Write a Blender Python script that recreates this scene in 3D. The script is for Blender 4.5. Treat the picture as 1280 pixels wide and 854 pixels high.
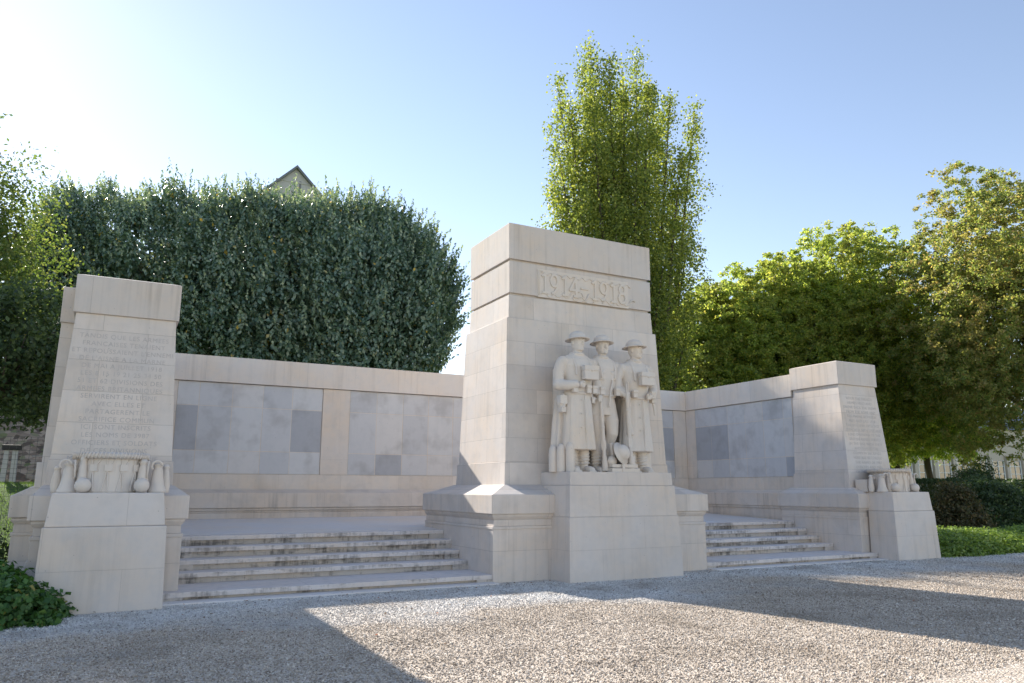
import bpy, bmesh, math, random
import numpy as np
from mathutils import Vector, Matrix
random.seed(7); rng = np.random.default_rng(7)
R = math.radians
for o in list(bpy.data.objects): bpy.data.objects.remove(o)
scene = bpy.context.scene
col = scene.collection

# ------------------------------------------------------------------ camera
FPX = 940.3
yaw, pit, rol = R(27.72), R(11.078), R(0.08)
cf = np.array([math.sin(yaw)*math.cos(pit), math.cos(yaw)*math.cos(pit), math.sin(pit)])
cr = np.array([math.cos(yaw), -math.sin(yaw), 0.0]); cu = np.cross(cr, cf)
cr2 = math.cos(rol)*cr + math.sin(rol)*cu; cu2 = -math.sin(rol)*cr + math.cos(rol)*cu
CAM = np.array([0, 0, 1.6])
cam = bpy.data.cameras.new('camera'); cam.lens = FPX/1280*36; cam.sensor_width = 36
cam.clip_end = 3000; cam.clip_start = 0.05
co = bpy.data.objects.new('camera', cam); col.objects.link(co)
m = Matrix.Identity(4)
for i in range(3):
    m[i][0] = cr2[i]; m[i][1] = cu2[i]; m[i][2] = -cf[i]; m[i][3] = CAM[i]
co.matrix_world = m
scene.camera = co

def at(px, py, Y):
    d = (px-640)*cr2 - (py-427)*cu2 + FPX*cf
    return CAM + d*(Y/d[1])

# ------------------------------------------------------------------ light
SUN = Vector((-0.22, 1.0, 0.585)).normalized()
world = bpy.data.worlds.new('World'); scene.world = world; world.use_nodes = True
wn = world.node_tree; bg = wn.nodes['Background']
sky = wn.nodes.new('ShaderNodeTexSky'); sky.sky_type = 'NISHITA'; sky.sun_disc = False
sky.sun_elevation = math.asin(SUN.z); sky.sun_rotation = math.atan2(SUN.x, SUN.y)
sky.air_density = 1.0; sky.dust_density = 0.07; sky.ozone_density = 1.0; sky.altitude = 80
tint = wn.nodes.new('ShaderNodeMix'); tint.data_type = 'RGBA'; tint.blend_type = 'MULTIPLY'; tint.inputs[0].default_value = 1
tint.inputs[7].default_value = (1, .865, .80, 1)
wn.links.new(sky.outputs[0], tint.inputs[6]); wn.links.new(tint.outputs[2], bg.inputs[0]); bg.inputs[1].default_value = 0.112
sl = bpy.data.lights.new('sun', 'SUN'); sl.energy = 3.9; sl.angle = R(0.55); sl.color = (1, .93, .83)
so = bpy.data.objects.new('sun', sl); col.objects.link(so)
so.rotation_euler = SUN.to_track_quat('Z', 'Y').to_euler()
scene.view_settings.view_transform = 'Standard'; scene.view_settings.look = 'None'
scene.view_settings.exposure = 1.38; scene.view_settings.gamma = 1.0
scene.view_settings.use_curve_mapping = False
scene.render.engine = 'CYCLES'

# ------------------------------------------------------------------ helpers
def tag(o, label=None, cat=None, group=None, kind=None):
    if label: o['label'] = label
    if cat: o['category'] = cat
    if group: o['group'] = group
    if kind: o['kind'] = kind
    return o
def empty(name, loc=(0, 0, 0)):
    o = bpy.data.objects.new(name, None); o.location = loc; o.empty_display_size = .2
    col.objects.link(o); return o
def link(name, me, mat, parent=None, loc=None, smooth=False, bevel=0):
    """parts are modelled in world coordinates and parented keeping that place"""
    o = bpy.data.objects.new(name, me)
    if mat: me.materials.append(mat)
    col.objects.link(o)
    if loc is not None: o.location = loc
    if parent is not None:
        o.parent = parent
        wp = Vector((0, 0, 0)); p = parent
        while p is not None: wp += p.location; p = p.parent
        o.location = Vector(o.location) - wp
    if smooth: me.polygons.foreach_set('use_smooth', [True]*len(me.polygons))
    if bevel:
        b = o.modifiers.new('bevel', 'BEVEL'); b.width = bevel; b.segments = 2; b.limit_method = 'ANGLE'
    return o
def bm_mesh(bm, name='m'):
    bmesh.ops.recalc_face_normals(bm, faces=bm.faces)
    me = bpy.data.meshes.new(name); bm.to_mesh(me); bm.free(); return me
def frus(bm, b, t):
    """b=(x0,x1,y0,y1,z) bottom, t=(x0,x1,y0,y1,z) top"""
    v = [bm.verts.new(p) for p in ((b[0],b[2],b[4]),(b[1],b[2],b[4]),(b[1],b[3],b[4]),(b[0],b[3],b[4]),
                                   (t[0],t[2],t[4]),(t[1],t[2],t[4]),(t[1],t[3],t[4]),(t[0],t[3],t[4]))]
    for f in ((3,2,1,0),(4,5,6,7),(0,1,5,4),(1,2,6,5),(2,3,7,6),(3,0,4,7)): bm.faces.new([v[i] for i in f])
def box(bm, x0, x1, y0, y1, z0, z1): frus(bm, (x0,x1,y0,y1,z0), (x0,x1,y0,y1,z1))
def part(name, shapes, mat, parent=None, bevel=.008, smooth=False):
    bm = bmesh.new()
    for s in shapes:
        if len(s) == 6: box(bm, *s)
        else: frus(bm, *s)
    return link(name, bm_mesh(bm, name), mat, parent, bevel=bevel, smooth=smooth)
def tube(bm, pts, rad, n=8, cap=True):
    pts = [Vector(p) for p in pts]
    if not hasattr(rad, '__len__'): rad = [rad]*len(pts)
    rings = []; prev = None
    for i, p in enumerate(pts):
        d = (pts[min(i+1, len(pts)-1)] - pts[max(i-1, 0)]).normalized()
        if prev is None:
            a = Vector((0, 0, 1)) if abs(d.z) < .9 else Vector((1, 0, 0)); u = d.cross(a).normalized()
        else: u = (prev - d*prev.dot(d)).normalized()
        prev = u; w = d.cross(u)
        rings.append([bm.verts.new(p + (u*math.cos(2*math.pi*k/n) + w*math.sin(2*math.pi*k/n))*rad[i]) for k in range(n)])
    for a, b in zip(rings, rings[1:]):
        for k in range(n): bm.faces.new((a[k], a[(k+1)%n], b[(k+1)%n], b[k]))
    if cap: bm.faces.new(rings[0][::-1]); bm.faces.new(rings[-1])
def loft(bm, rings, n=28, fold=None):
    """rings: (z, cx, cy, rx, ry)"""
    R_ = []
    for (z, cx, cy, rx, ry) in rings:
        r = []
        for k in range(n):
            a = 2*math.pi*k/n; s = 1 + (fold(a, z) if fold else 0)
            c, q = math.cos(a), math.sin(a)
            e = .85
            r.append(bm.verts.new((cx + rx*s*math.copysign(abs(c)**e, c), cy + ry*s*math.copysign(abs(q)**e, q), z)))
        R_.append(r)
    for a, b in zip(R_, R_[1:]):
        for k in range(n): bm.faces.new((a[k], a[(k+1)%n], b[(k+1)%n], b[k]))
    bm.faces.new(R_[0][::-1]); bm.faces.new(R_[-1])
def ball(bm, c, r, rot=None, u=16, v=10):
    g = bmesh.ops.create_uvsphere(bm, u_segments=u, v_segments=v, radius=1)
    M = Matrix.Translation(c) @ (rot or Matrix.Identity(4)) @ Matrix.Diagonal((*(r if hasattr(r, '__len__') else (r,)*3), 1))
    bmesh.ops.transform(bm, matrix=M, verts=g['verts'])
def rbox(bm, c, s, rot=None):
    """centred box, s = full sizes"""
    g = bmesh.ops.create_cube(bm, size=1)
    M = Matrix.Translation(c) @ (rot or Matrix.Identity(4)) @ Matrix.Diagonal((*s, 1))
    bmesh.ops.transform(bm, matrix=M, verts=g['verts'])
def lathe(bm, prof, c=(0, 0, 0), rot=None, n=28):
    """prof: (radius, z) closed outline"""
    M = Matrix.Translation(c) @ (rot or Matrix.Identity(4)); rr = []
    for (r, z) in prof:
        rr.append([bm.verts.new(M @ Vector((r*math.cos(2*math.pi*k/n), r*math.sin(2*math.pi*k/n), z))) for k in range(n)])
    for a, b in zip(rr, rr[1:]):
        for k in range(n): bm.faces.new((a[k], a[(k+1)%n], b[(k+1)%n], b[k]))
    bm.faces.new(rr[0][::-1]); bm.faces.new(rr[-1])
def evaluate(me, mods):
    o = bpy.data.objects.new('tmp', me); col.objects.link(o)
    for t, kw in mods:
        md = o.modifiers.new(t, t)
        for k, v in kw.items(): setattr(md, k, v)
    dg = bpy.context.evaluated_depsgraph_get(); dg.update()
    r = bpy.data.meshes.new_from_object(o.evaluated_get(dg)); bpy.data.objects.remove(o)
    return r
def carve(bm, voxel=.011, it=2):
    me = bm_mesh(bm)
    return evaluate(me, [('REMESH', dict(mode='VOXEL', voxel_size=voxel)), ('SMOOTH', dict(factor=.5, iterations=it))])

# ------------------------------------------------------------------ materials
class NT:
    def __init__(s, name):
        s.m = bpy.data.materials.new(name); s.m.use_nodes = True; s.t = s.m.node_tree
        s.b = s.t.nodes['Principled BSDF']; s.out = s.t.nodes['Material Output']
    def n(s, typ, **kw):
        x = s.t.nodes.new('ShaderNode'+typ)
        for k, v in kw.items():
            if k.startswith('_'): setattr(x, k[1:], v)
            else: x.inputs[k.replace('_', ' ')].default_value = v
        return x
    def l(s, a, b): s.t.links.new(a, b)
    def math(s, op, a, b=None, clamp=False):
        x = s.t.nodes.new('ShaderNodeMath'); x.operation = op; x.use_clamp = clamp
        for i, v in enumerate((a, b)):
            if v is None: continue
            if isinstance(v, (int, float)): x.inputs[i].default_value = v
            else: s.l(v, x.inputs[i])
        return x.outputs[0]
    def mix(s, f, a, b, typ='MIX'):
        x = s.t.nodes.new('ShaderNodeMix'); x.data_type = 'RGBA'; x.blend_type = typ
        for i, v in ((0, f), (6, a), (7, b)):
            if isinstance(v, (int, float)): x.inputs[i].default_value = v
            elif isinstance(v, tuple): x.inputs[i].default_value = (*v, 1)
            else: s.l(v, x.inputs[i])
        return x.outputs[2]
    def ramp(s, fac, stops):
        x = s.t.nodes.new('ShaderNodeValToRGB'); e = x.color_ramp.elements
        while len(e) < len(stops): e.new(.5)
        for i, (p, c) in enumerate(stops):
            e[i].position = p; e[i].color = (*c, 1) if isinstance(c, tuple) else (c, c, c, 1)
        s.l(fac, x.inputs[0]); return x.outputs[0]
    def noise(s, vec, scale, detail=4, rough=.55):
        x = s.n('TexNoise', Scale=scale, Detail=detail, Roughness=rough); s.l(vec, x.inputs['Vector']); return x.outputs['Fac']

def stone(name, base, var=.06, bw=1.15, bh=.5, joint=.25, streak=.25, off=(0, 0, 0), warm=.4, rough=.85, bumpd=.004, riser=0, blotch=0):
    T = NT(name)
    geo = T.n('NewGeometry'); pos = geo.outputs['Position']
    sep = T.n('SeparateXYZ'); T.l(pos, sep.inputs[0])
    ns = T.n('SeparateXYZ'); T.l(geo.outputs['True Normal'], ns.inputs[0])
    anx = T.math('ABSOLUTE', ns.outputs[0]); anz = T.math('ABSOLUTE', ns.outputs[2])
    side = T.math('GREATER_THAN', anx, .6)
    # u runs along the face
    u = T.math('ADD', T.math('MULTIPLY', sep.outputs[0], T.math('SUBTRACT', 1.0, side)), T.math('MULTIPLY', sep.outputs[1], side))
    cv = T.n('CombineXYZ'); T.l(T.math('ADD', u, off[0]), cv.inputs[0]); T.l(T.math('ADD', sep.outputs[2], off[2]), cv.inputs[1])
    br = T.n('TexBrick', Scale=1.0); br.offset = .5
    br.inputs['Mortar Size'].default_value = .0045; br.inputs['Mortar Smooth'].default_value = .4
    br.inputs['Brick Width'].default_value = bw; br.inputs['Row Height'].default_value = bh
    br.inputs['Color1'].default_value = (0, 0, 0, 1); br.inputs['Color2'].default_value = (1, 1, 1, 1)
    br.inputs['Mortar'].default_value = (.5, .5, .5, 1)
    T.l(cv.outputs[0], br.inputs['Vector'])
    b2 = T.n('SeparateColor'); T.l(br.outputs['Color'], b2.inputs[0])
    big = T.noise(pos, .9, 5); mid = T.noise(pos, 6, 5, .65); fine = T.noise(pos, 60, 3, .7)
    w = tuple(base); c2 = (base[0]*1.06, base[1]*.97, base[2]*.86); c3 = (base[0]*.86, base[1]*.88, base[2]*.9)
    c = T.mix(T.ramp(big, [(.3, 0), (.7, 1)]), w, c2) if warm else T.mix(0.0, w, w)
    c = T.mix(T.math('MULTIPLY', T.ramp(mid, [(.45, 0), (.75, 1)]), .5), c, c3)
    # block to block tone
    vv = T.math('ADD', 1-var, T.math('MULTIPLY', b2.outputs[0], 2*var))
    mlt = T.n('CombineColor'); [T.l(vv, mlt.inputs[i]) for i in range(3)]
    c = T.mix(1.0, c, mlt.outputs[0], 'MULTIPLY')
    # rain streaks: noise stretched along z
    mp = T.n('Mapping'); mp.inputs['Scale'].default_value = (9, 9, .35); T.l(pos, mp.inputs['Vector'])
    st = T.noise(mp.outputs[0], 1.0, 5, .6)
    vert = T.math('LESS_THAN', anz, .6)
    sm = T.math('MULTIPLY', T.ramp(st, [(.5, 0), (.78, 1)]), T.ramp(big, [(.35, 0), (.6, 1)]))
    sm = T.math('MULTIPLY', T.math('MULTIPLY', sm, vert), streak)
    c = T.mix(sm, c, (.11, .10, .09))
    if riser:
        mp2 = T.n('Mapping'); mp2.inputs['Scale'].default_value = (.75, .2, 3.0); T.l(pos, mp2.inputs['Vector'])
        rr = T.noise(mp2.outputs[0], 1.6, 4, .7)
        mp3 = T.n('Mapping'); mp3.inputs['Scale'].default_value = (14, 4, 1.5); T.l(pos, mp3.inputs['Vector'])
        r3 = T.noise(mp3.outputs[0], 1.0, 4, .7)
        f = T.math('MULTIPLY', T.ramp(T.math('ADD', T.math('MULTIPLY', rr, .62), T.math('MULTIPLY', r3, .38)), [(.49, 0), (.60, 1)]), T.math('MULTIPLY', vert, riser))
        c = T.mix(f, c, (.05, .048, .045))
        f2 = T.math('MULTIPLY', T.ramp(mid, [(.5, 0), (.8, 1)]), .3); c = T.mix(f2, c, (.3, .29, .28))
    if blotch:
        g = T.noise(pos, 1.7, 3, .6); c = T.mix(T.math('MULTIPLY', T.ramp(g, [(.5, 0), (.68, 1)]), blotch), c, (.22, .2, .19))
    c = T.mix(T.math('MULTIPLY', br.outputs['Fac'], joint), c, (.16, .14, .13))
    # pits
    vo = T.n('TexVoronoi', Scale=7.0); T.l(pos, vo.inputs['Vector'])
    pit_ = T.math('MULTIPLY', T.math('LESS_THAN', vo.outputs['Distance'], .045), .5)
    c = T.mix(pit_, c, (.15, .14, .13))
    T.l(c, T.b.inputs['Base Color']); T.b.inputs['Roughness'].default_value = rough
    T.b.inputs['Specular IOR Level'].default_value = .25
    h = T.math('ADD', T.math('MULTIPLY', fine, .35), T.math('MULTIPLY', mid, .8))
    h = T.math('SUBTRACT', h, T.math('MULTIPLY', br.outputs['Fac'], .8 if joint else 0))
    bp = T.n('Bump', Strength=.6, Distance=bumpd); T.l(h, bp.inputs['Height']); T.l(bp.outputs[0], T.b.inputs['Normal'])
    return T.m

ST = (.645, .60, .57)
M_shaft = stone('pale_limestone', ST, var=.075, joint=.32, bw=1.25, bh=.47, off=(.3, 0, .27), blotch=.12)
M_cap = stone('limestone_cap', (.61, .57, .545), bw=2.9, bh=3.0, off=(.5, 0, 1), streak=.38, joint=.3)
M_plinth = stone('limestone_plinth', ST, bw=1.6, bh=.53, off=(.1, 0, .0), streak=.3, blotch=.15, joint=.32)
M_ped = stone('limestone_pedestal', (.645, .605, .58), bw=1.9, bh=.56, off=(.7, 0, .02), var=.035, joint=.2, streak=.2, blotch=.1)
M_coping = stone('limestone_coping', (.69, .645, .61), bw=2.35, bh=3, off=(.6, 0, 1), streak=.25, joint=.35)
M_base = stone('limestone_base_course', (.67, .62, .575), bw=1.5, bh=3, off=(.2, 0, 1), joint=.25, streak=.2, blotch=.18)
M_ledge = stone('limestone_ledge', (.65, .595, .55), bw=2.2, bh=3, off=(.9, 0, 1), joint=.25, streak=.5, blotch=.2)
M_pil = stone('limestone_pilaster', (.69, .635, .59), bw=3, bh=3, off=(0, 0, .7), joint=.2, streak=.2, blotch=.12)
M_step = stone('stained_step_stone', (.66, .63, .63), bw=2.1, bh=3, off=(.3, 0, 1), joint=.4, streak=.2, riser=.55)
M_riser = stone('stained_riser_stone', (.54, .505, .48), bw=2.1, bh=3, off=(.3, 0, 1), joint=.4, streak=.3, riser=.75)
M_pave = stone('paving_stone', (.70, .69, .70), bw=3, bh=3, joint=0, streak=0)
M_fig = stone('carved_limestone', (.675, .63, .59), bw=5, bh=5, joint=0, streak=.12, var=0, bumpd=.002)
def panel_mat(i, c): return stone('name_panel_stone_%d' % i, c, bw=9, bh=9, joint=0, streak=.08, var=0, warm=0, blotch=.3, bumpd=.002)
M_panels = [panel_mat(0, (.60, .595, .60)), panel_mat(1, (.57, .565, .575)), panel_mat(2, (.535, .535, .55)), panel_mat(3, (.62, .60, .59)), panel_mat(4, (.42, .425, .45))]

def flat(name, c, rough=.7, metal=0, bump=None, spec=.4):
    T = NT(name); pos = T.n('NewGeometry').outputs['Position']
    n = T.noise(pos, 8, 4); cc = T.mix(n, tuple(x*.8 for x in c), tuple(min(1, x*1.2) for x in c))
    T.l(cc, T.b.inputs['Base Color']); T.b.inputs['Roughness'].default_value = rough; T.b.inputs['Metallic'].default_value = metal
    T.b.inputs['Specular IOR Level'].default_value = spec
    return T.m
M_letter = flat('weathered_letter', (.50, .46, .44), .9)
M_metal = flat('dark_metal', (.05, .05, .05), .5, .8)
M_bark = flat('bark', (.09, .07, .055), .95)
M_wire = flat('wire', (.09, .10, .09), .5, .5)

def leaf_mat(name, stops, trans=.35, rough=.45, spec=.5, patch=None, tcol=None):
    T = NT(name); geo = T.n('NewGeometry'); rnd = geo.outputs['Random Per Island']
    c = T.ramp(rnd, stops)
    if patch:
        n = T.noise(geo.outputs['Position'], patch[1], 3)
        c = T.mix(T.math('MULTIPLY', T.ramp(n, [(.48, 0), (.66, 1)]), patch[2]), c, patch[0])
    T.l(c, T.b.inputs['Base Color']); T.b.inputs['Roughness'].default_value = rough; T.b.inputs['Specular IOR Level'].default_value = spec
    tr = T.n('BsdfTranslucent')
    tc = T.mix(1.0, c, tcol or (1.95, 1.9, 1.0), 'MULTIPLY'); T.l(tc, tr.inputs[0])
    mx = T.n('MixShader'); mx.inputs[0].default_value = trans
    T.l(T.b.outputs[0], mx.inputs[1]); T.l(tr.outputs[0], mx.inputs[2]); T.l(mx.outputs[0], T.out.inputs[0])
    return T.m
L_hedge = leaf_mat('silver_lime_leaf', [(0, (.055, .10, .075)), (.5, (.13, .21, .155)), (.85, (.24, .32, .25)), (.985, (.32, .38, .29)), (.995, (.6, .40, .05))], .25, .36, .7)
L_tip = leaf_mat('silver_lime_shoot_leaf', [(0, (.17, .24, .17)), (.6, (.30, .37, .27)), (1, (.46, .50, .36))], .3, .4, .6)
L_lime = leaf_mat('lime_leaf', [(0, (.14, .20, .06)), (.5, (.26, .33, .09)), (.85, (.38, .43, .12)), (1, (.48, .42, .14))], .58, .5, .4, ((.26, .20, .07), .5, .35))
L_lime2 = leaf_mat('lime_leaf_browning', [(0, (.12, .17, .065)), (.45, (.20, .25, .085)), (.8, (.30, .31, .12)), (1, (.40, .28, .15))], .56, .5, .4, ((.28, .20, .10), .6, .5))
L_poplar = leaf_mat('poplar_leaf', [(0, (.09, .13, .04)), (.5, (.19, .24, .065)), (.9, (.31, .34, .09)), (1, (.38, .38, .10))], .45, .5, .3)
L_birch = leaf_mat('birch_leaf', [(0, (.07, .12, .03)), (.6, (.12, .17, .05)), (1, (.2, .22, .08))], .45, .5, .4)
L_dark = leaf_mat('shrub_leaf', [(0, (.025, .05, .02)), (.6, (.05, .085, .03)), (1, (.09, .13, .045))], .3, .5, .4)
L_brown = leaf_mat('bronze_shrub_leaf', [(0, (.05, .05, .025)), (.5, (.08, .085, .035)), (1, (.17, .12, .06))], .3, .55, .3)
L_cover = leaf_mat('ground_cover_leaf', [(0, (.04, .10, .03)), (.6, (.07, .16, .04)), (.93, (.11, .21, .06)), (1, (.35, .28, .08))], .3, .5, .4)
L_cover2 = leaf_mat('light_cover_leaf', [(0, (.11, .18, .04)), (.6, (.19, .28, .07)), (1, (.28, .36, .12))], .4, .5, .4)
L_grass = leaf_mat('grass_blade', [(0, (.07, .13, .03)), (1, (.16, .25, .06))], .4, .6, .3)
L_dry = leaf_mat('dry_leaf', [(0, (.08, .045, .02)), (.6, (.16, .08, .03)), (.9, (.25, .12, .05)), (1, (.45, .13, .05))], .1, .8, .2)

def gravel_mat(name, pebble=False):
    T = NT(name); geo = T.n('NewGeometry'); pos = geo.outputs['Position']
    sep = T.n('SeparateXYZ'); T.l(pos, sep.inputs[0])
    big = T.noise(pos, .45, 4)
    # fresh white chippings lie near the steps, browner worn gravel further out
    d = T.math('ADD', T.math('SUBTRACT', T.math('MULTIPLY', sep.outputs[1], .28), 2.3), T.math('MULTIPLY', T.math('SUBTRACT', big, .5), 2.6))
    white = T.ramp(d, [(.25, 0), (.75, 1)])
    if pebble: rnd = geo.outputs['Random Per Island']
    else:
        vo = T.n('TexVoronoi', Scale=55.0); T.l(pos, vo.inputs['Vector'])
        sc = T.n('SeparateColor'); T.l(vo.outputs['Color'], sc.inputs[0]); rnd = sc.outputs[0]
    a = T.ramp(rnd, [(0, (.22, .18, .15)), (.15, (.38, .315, .25)), (.6, (.56, .48, .395)), (.9, (.68, .60, .51)), (1, (.76, .71, .64))])
    b = T.ramp(rnd, [(0, (.25, .24, .235)), (.2, (.58, .56, .54)), (.8, (.76, .74, .71)), (1, (.84, .83, .8))])
    c = T.mix(white, a, b)
    dn = T.noise(pos, 0.9, 6, .7); c = T.mix(T.math('MULTIPLY', T.ramp(dn, [(.48, 0), (.68, 1)]), .55), c, (.24, .19, .14))
    T.l(c, T.b.inputs['Base Color']); T.b.inputs['Roughness'].default_value = .9; T.b.inputs['Specular IOR Level'].default_value = .2
    if not pebble:
        bp = T.n('Bump', Strength=1.0, Distance=.012)
        T.l(T.math('SUBTRACT', 1.0, vo.outputs['Distance']), bp.inputs['Height']); T.l(bp.outputs[0], T.b.inputs['Normal'])
    return T.m
M_gravel = gravel_mat('gravel'); M_pebble = gravel_mat('gravel_chips', True)
def lawn_mat():
    T = NT('lawn'); pos = T.n('NewGeometry').outputs['Position']
    n = T.noise(pos, 3, 6, .7); c = T.ramp(n, [(.3, (.05, .09, .02)), (.5, (.09, .16, .035)), (.7, (.15, .22, .06))])
    T.l(c, T.b.inputs['Base Color']); T.b.inputs['Roughness'].default_value = 1
    bp = T.n('Bump', Strength=1.0, Distance=.05); T.l(T.noise(pos, 30, 4), bp.inputs['Height']); T.l(bp.outputs[0], T.b.inputs['Normal'])
    return T.m
M_lawn = lawn_mat()

# ------------------------------------------------------------------ ground
def sstep(a, b, x):
    t = min(1, max(0, (x-a)/(b-a))); return t*t*(3-2*t)
def hgt(x, y):
    w = 1 - sstep(14, 24, x)
    return w*(1.75*sstep(19.8, 27, y) + 2.2*sstep(28, 33, y)) - .02
bm = bmesh.new()
xs = [-900, -300, -100, -50] + [x for x in range(-30, 61, 2)] + [80, 150, 300, 900]
ys = [-600, -200, -80, -30, -10, 0, 8, 14, 17, 19] + [19+.7*i for i in range(1, 24)] + [38, 42, 50, 60, 80, 150, 400, 1500]
g = [[bm.verts.new((x, y, hgt(x, y))) for y in ys] for x in xs]
for i in range(len(xs)-1):
    for j in range(len(ys)-1): bm.faces.new((g[i][j], g[i+1][j], g[i+1][j+1], g[i][j+1]))
tag(link('ground', bm_mesh(bm), M_lawn, smooth=True), kind='structure')
bm = bmesh.new()
box(bm, -14, 46, -25, 16, -.015, .004)
tag(link('gravel_forecourt', bm_mesh(bm), M_gravel), kind='structure')

# loose chips of stone on the gravel
def chips(n, x0, x1, y0, y1, s0, s1, keep=None):
    p = np.stack([rng.uniform(x0, x1, n), rng.uniform(y0, y1, n)], 1)
    if keep is not None: p = p[keep(p)]
    n = len(p); base = np.array([[1,0,0],[0,1,0],[-1,0,0],[0,-1,0],[0,0,.8],[0,0,-.8]], float)
    s = rng.uniform(s0, s1, n)**1.0
    v = base[None]*(s[:, None, None]) * rng.uniform(.6, 1.25, (n, 6, 1))
    v[:, :, 0] *= rng.uniform(.7, 1.3, n)[:, None]
    a = rng.uniform(0, 6.3, n); b = rng.normal(0, .5, n)
    y_, z_ = v[:, :, 1]*np.cos(b)[:, None]-v[:, :, 2]*np.sin(b)[:, None], v[:, :, 1]*np.sin(b)[:, None]+v[:, :, 2]*np.cos(b)[:, None]
    x_ = v[:, :, 0]*np.cos(a)[:, None]-y_*np.sin(a)[:, None]; y2 = v[:, :, 0]*np.sin(a)[:, None]+y_*np.cos(a)[:, None]
    V = np.stack([x_+p[:, :1], y2+p[:, 1:], z_+.004+(s*.45)[:, None]], 2).reshape(-1, 3)
    F = np.array([[0,1,4],[1,2,4],[2,3,4],[3,0,4],[1,0,5],[2,1,5],[3,2,5],[0,3,5]])
    F = (F[None] + (np.arange(n)*6)[:, None, None]).reshape(-1, 3)
    return V, F
def raw_mesh(V, F, k):
    me = bpy.data.meshes.new('m'); me.vertices.add(len(V)); me.vertices.foreach_set('co', np.asarray(V, np.float32).ravel())
    nf = len(F); me.loops.add(nf*k); me.loops.foreach_set('vertex_index', np.asarray(F, np.int32).ravel())
    me.polygons.add(nf); me.polygons.foreach_set('loop_start', np.arange(nf, dtype=np.int32)*k)
    try: me.polygons.foreach_set('loop_total', np.full(nf, k, np.int32))
    except Exception: pass
    me.update(); me.validate(); return me
def front_free(p):
    x, y = p[:, 0], p[:, 1]
    return ~((y > 11.9) | ((abs(x-8.4) < 1.27) & (y > 11.43)) | ((abs(x-.015) < .8) & (y > 11.56)) | ((abs(x-16.785) < .8) & (y > 11.56)))
V1, F1 = chips(190000, -3.5, 13.5, 4.4, 12.2, .005, .0125, front_free)
V2, F2 = chips(60000, 9, 24, 4.4, 12.2, .008, .017, front_free)
V3, F3 = chips(7000, -3.5, 22, 4.4, 12.2, .012, .02, front_free)
V = np.concatenate([V1, V2, V3]); F = np.concatenate([F1, F2+len(V1), F3+len(V1)+len(V2)])
tag(link('gravel_chips', raw_mesh(V, F, 3), M_pebble), 'loose limestone chips covering the gravel forecourt', 'gravel', kind='stuff')

# ------------------------------------------------------------------ memorial
XC = 8.4; XL = .015; XR = 16.785
def mouldings(name, x0, x1, y0, y1, parent, z0=0, faces=1):
    """plinth dado with mouldings below its cap"""
    part('plinth_dado', [(x0, x1, y0, y1, z0, .90), (x0-.012, x1+.012, y0-.012, y1, .90, .95),
                         ((x0+.02, x1-.02, y0+.02, y1, .95), (x0+.02, x1-.02, y0+.02, y1, 1.07)),
                         ((x0+.02, x1-.02, y0+.02, y1, 1.07), (x0-.02, x1+.02, y0-.02, y1, 1.12)),
                         (x0-.02, x1+.02, y0-.02, y1, 1.12, 1.159)], M_plinth, parent, bevel=.006)

# --- centre pylon
cp = tag(empty('memorial_pylon', (XC, 13.6, 0)), 'tall central stone pylon bearing carved dates, behind the three soldiers', 'pylon')
x0, x1 = XC-2.41, XC+2.41
mouldings('d', x0, x1, 12.10, 15.35, cp)
part('plinth_cap', [((x0-.05, x1+.05, 12.04, 15.4, 1.16), (x0-.05, x1+.05, 12.04, 15.4, 1.50)),
                    ((x0-.03, x1+.03, 12.06, 15.38, 1.50), (XC-1.95, XC+1.95, 12.56, 14.9, 1.675))], M_plinth, cp, bevel=.014)
part('shaft_base', [((XC-1.93, XC+1.93, 12.60, 14.86, 1.60), (XC-1.91, XC+1.91, 12.62, 14.84, 2.10))], M_shaft, cp)
part('shaft', [((XC-1.895, XC+1.895, 12.635, 14.80, 2.10), (XC-1.815, XC+1.815, 12.735, 14.68, 4.90)),
               ((XC-1.765, XC+1.765, 12.77, 14.63, 4.90), (XC-1.745, XC+1.745, 12.79, 14.61, 5.37)),
               (XC-1.70, XC+1.70, 12.83, 14.57, 5.37, 6.2)], M_shaft, cp)
part('date_band', [(XC-1.745, XC+1.745, 12.775, 14.61, 5.415, 6.065)], M_cap, cp)
part('cap_stone', [(XC-1.755, XC+1.755, 12.765, 14.62, 6.115, 6.86), ((XC-1.75, XC+1.75, 12.77, 14.615, 6.86), (XC-1.6, XC+1.6, 12.92, 14.46, 6.90))], M_cap, cp)
bm = bmesh.new(); tube(bm, [(8.72, 13.9, 6.88), (8.72, 13.9, 7.22)], [.012, .004], 6)
link('spike', bm_mesh(bm), M_metal, cp)
bm = bmesh.new(); tube(bm, [(XC+1.745+.05*math.cos(a)+.0, 12.79, 6.07+.05*math.sin(a)) for a in [i*.5 for i in range(13)]], .009, 6)
link('iron_ring', bm_mesh(bm), M_metal, cp)
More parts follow.
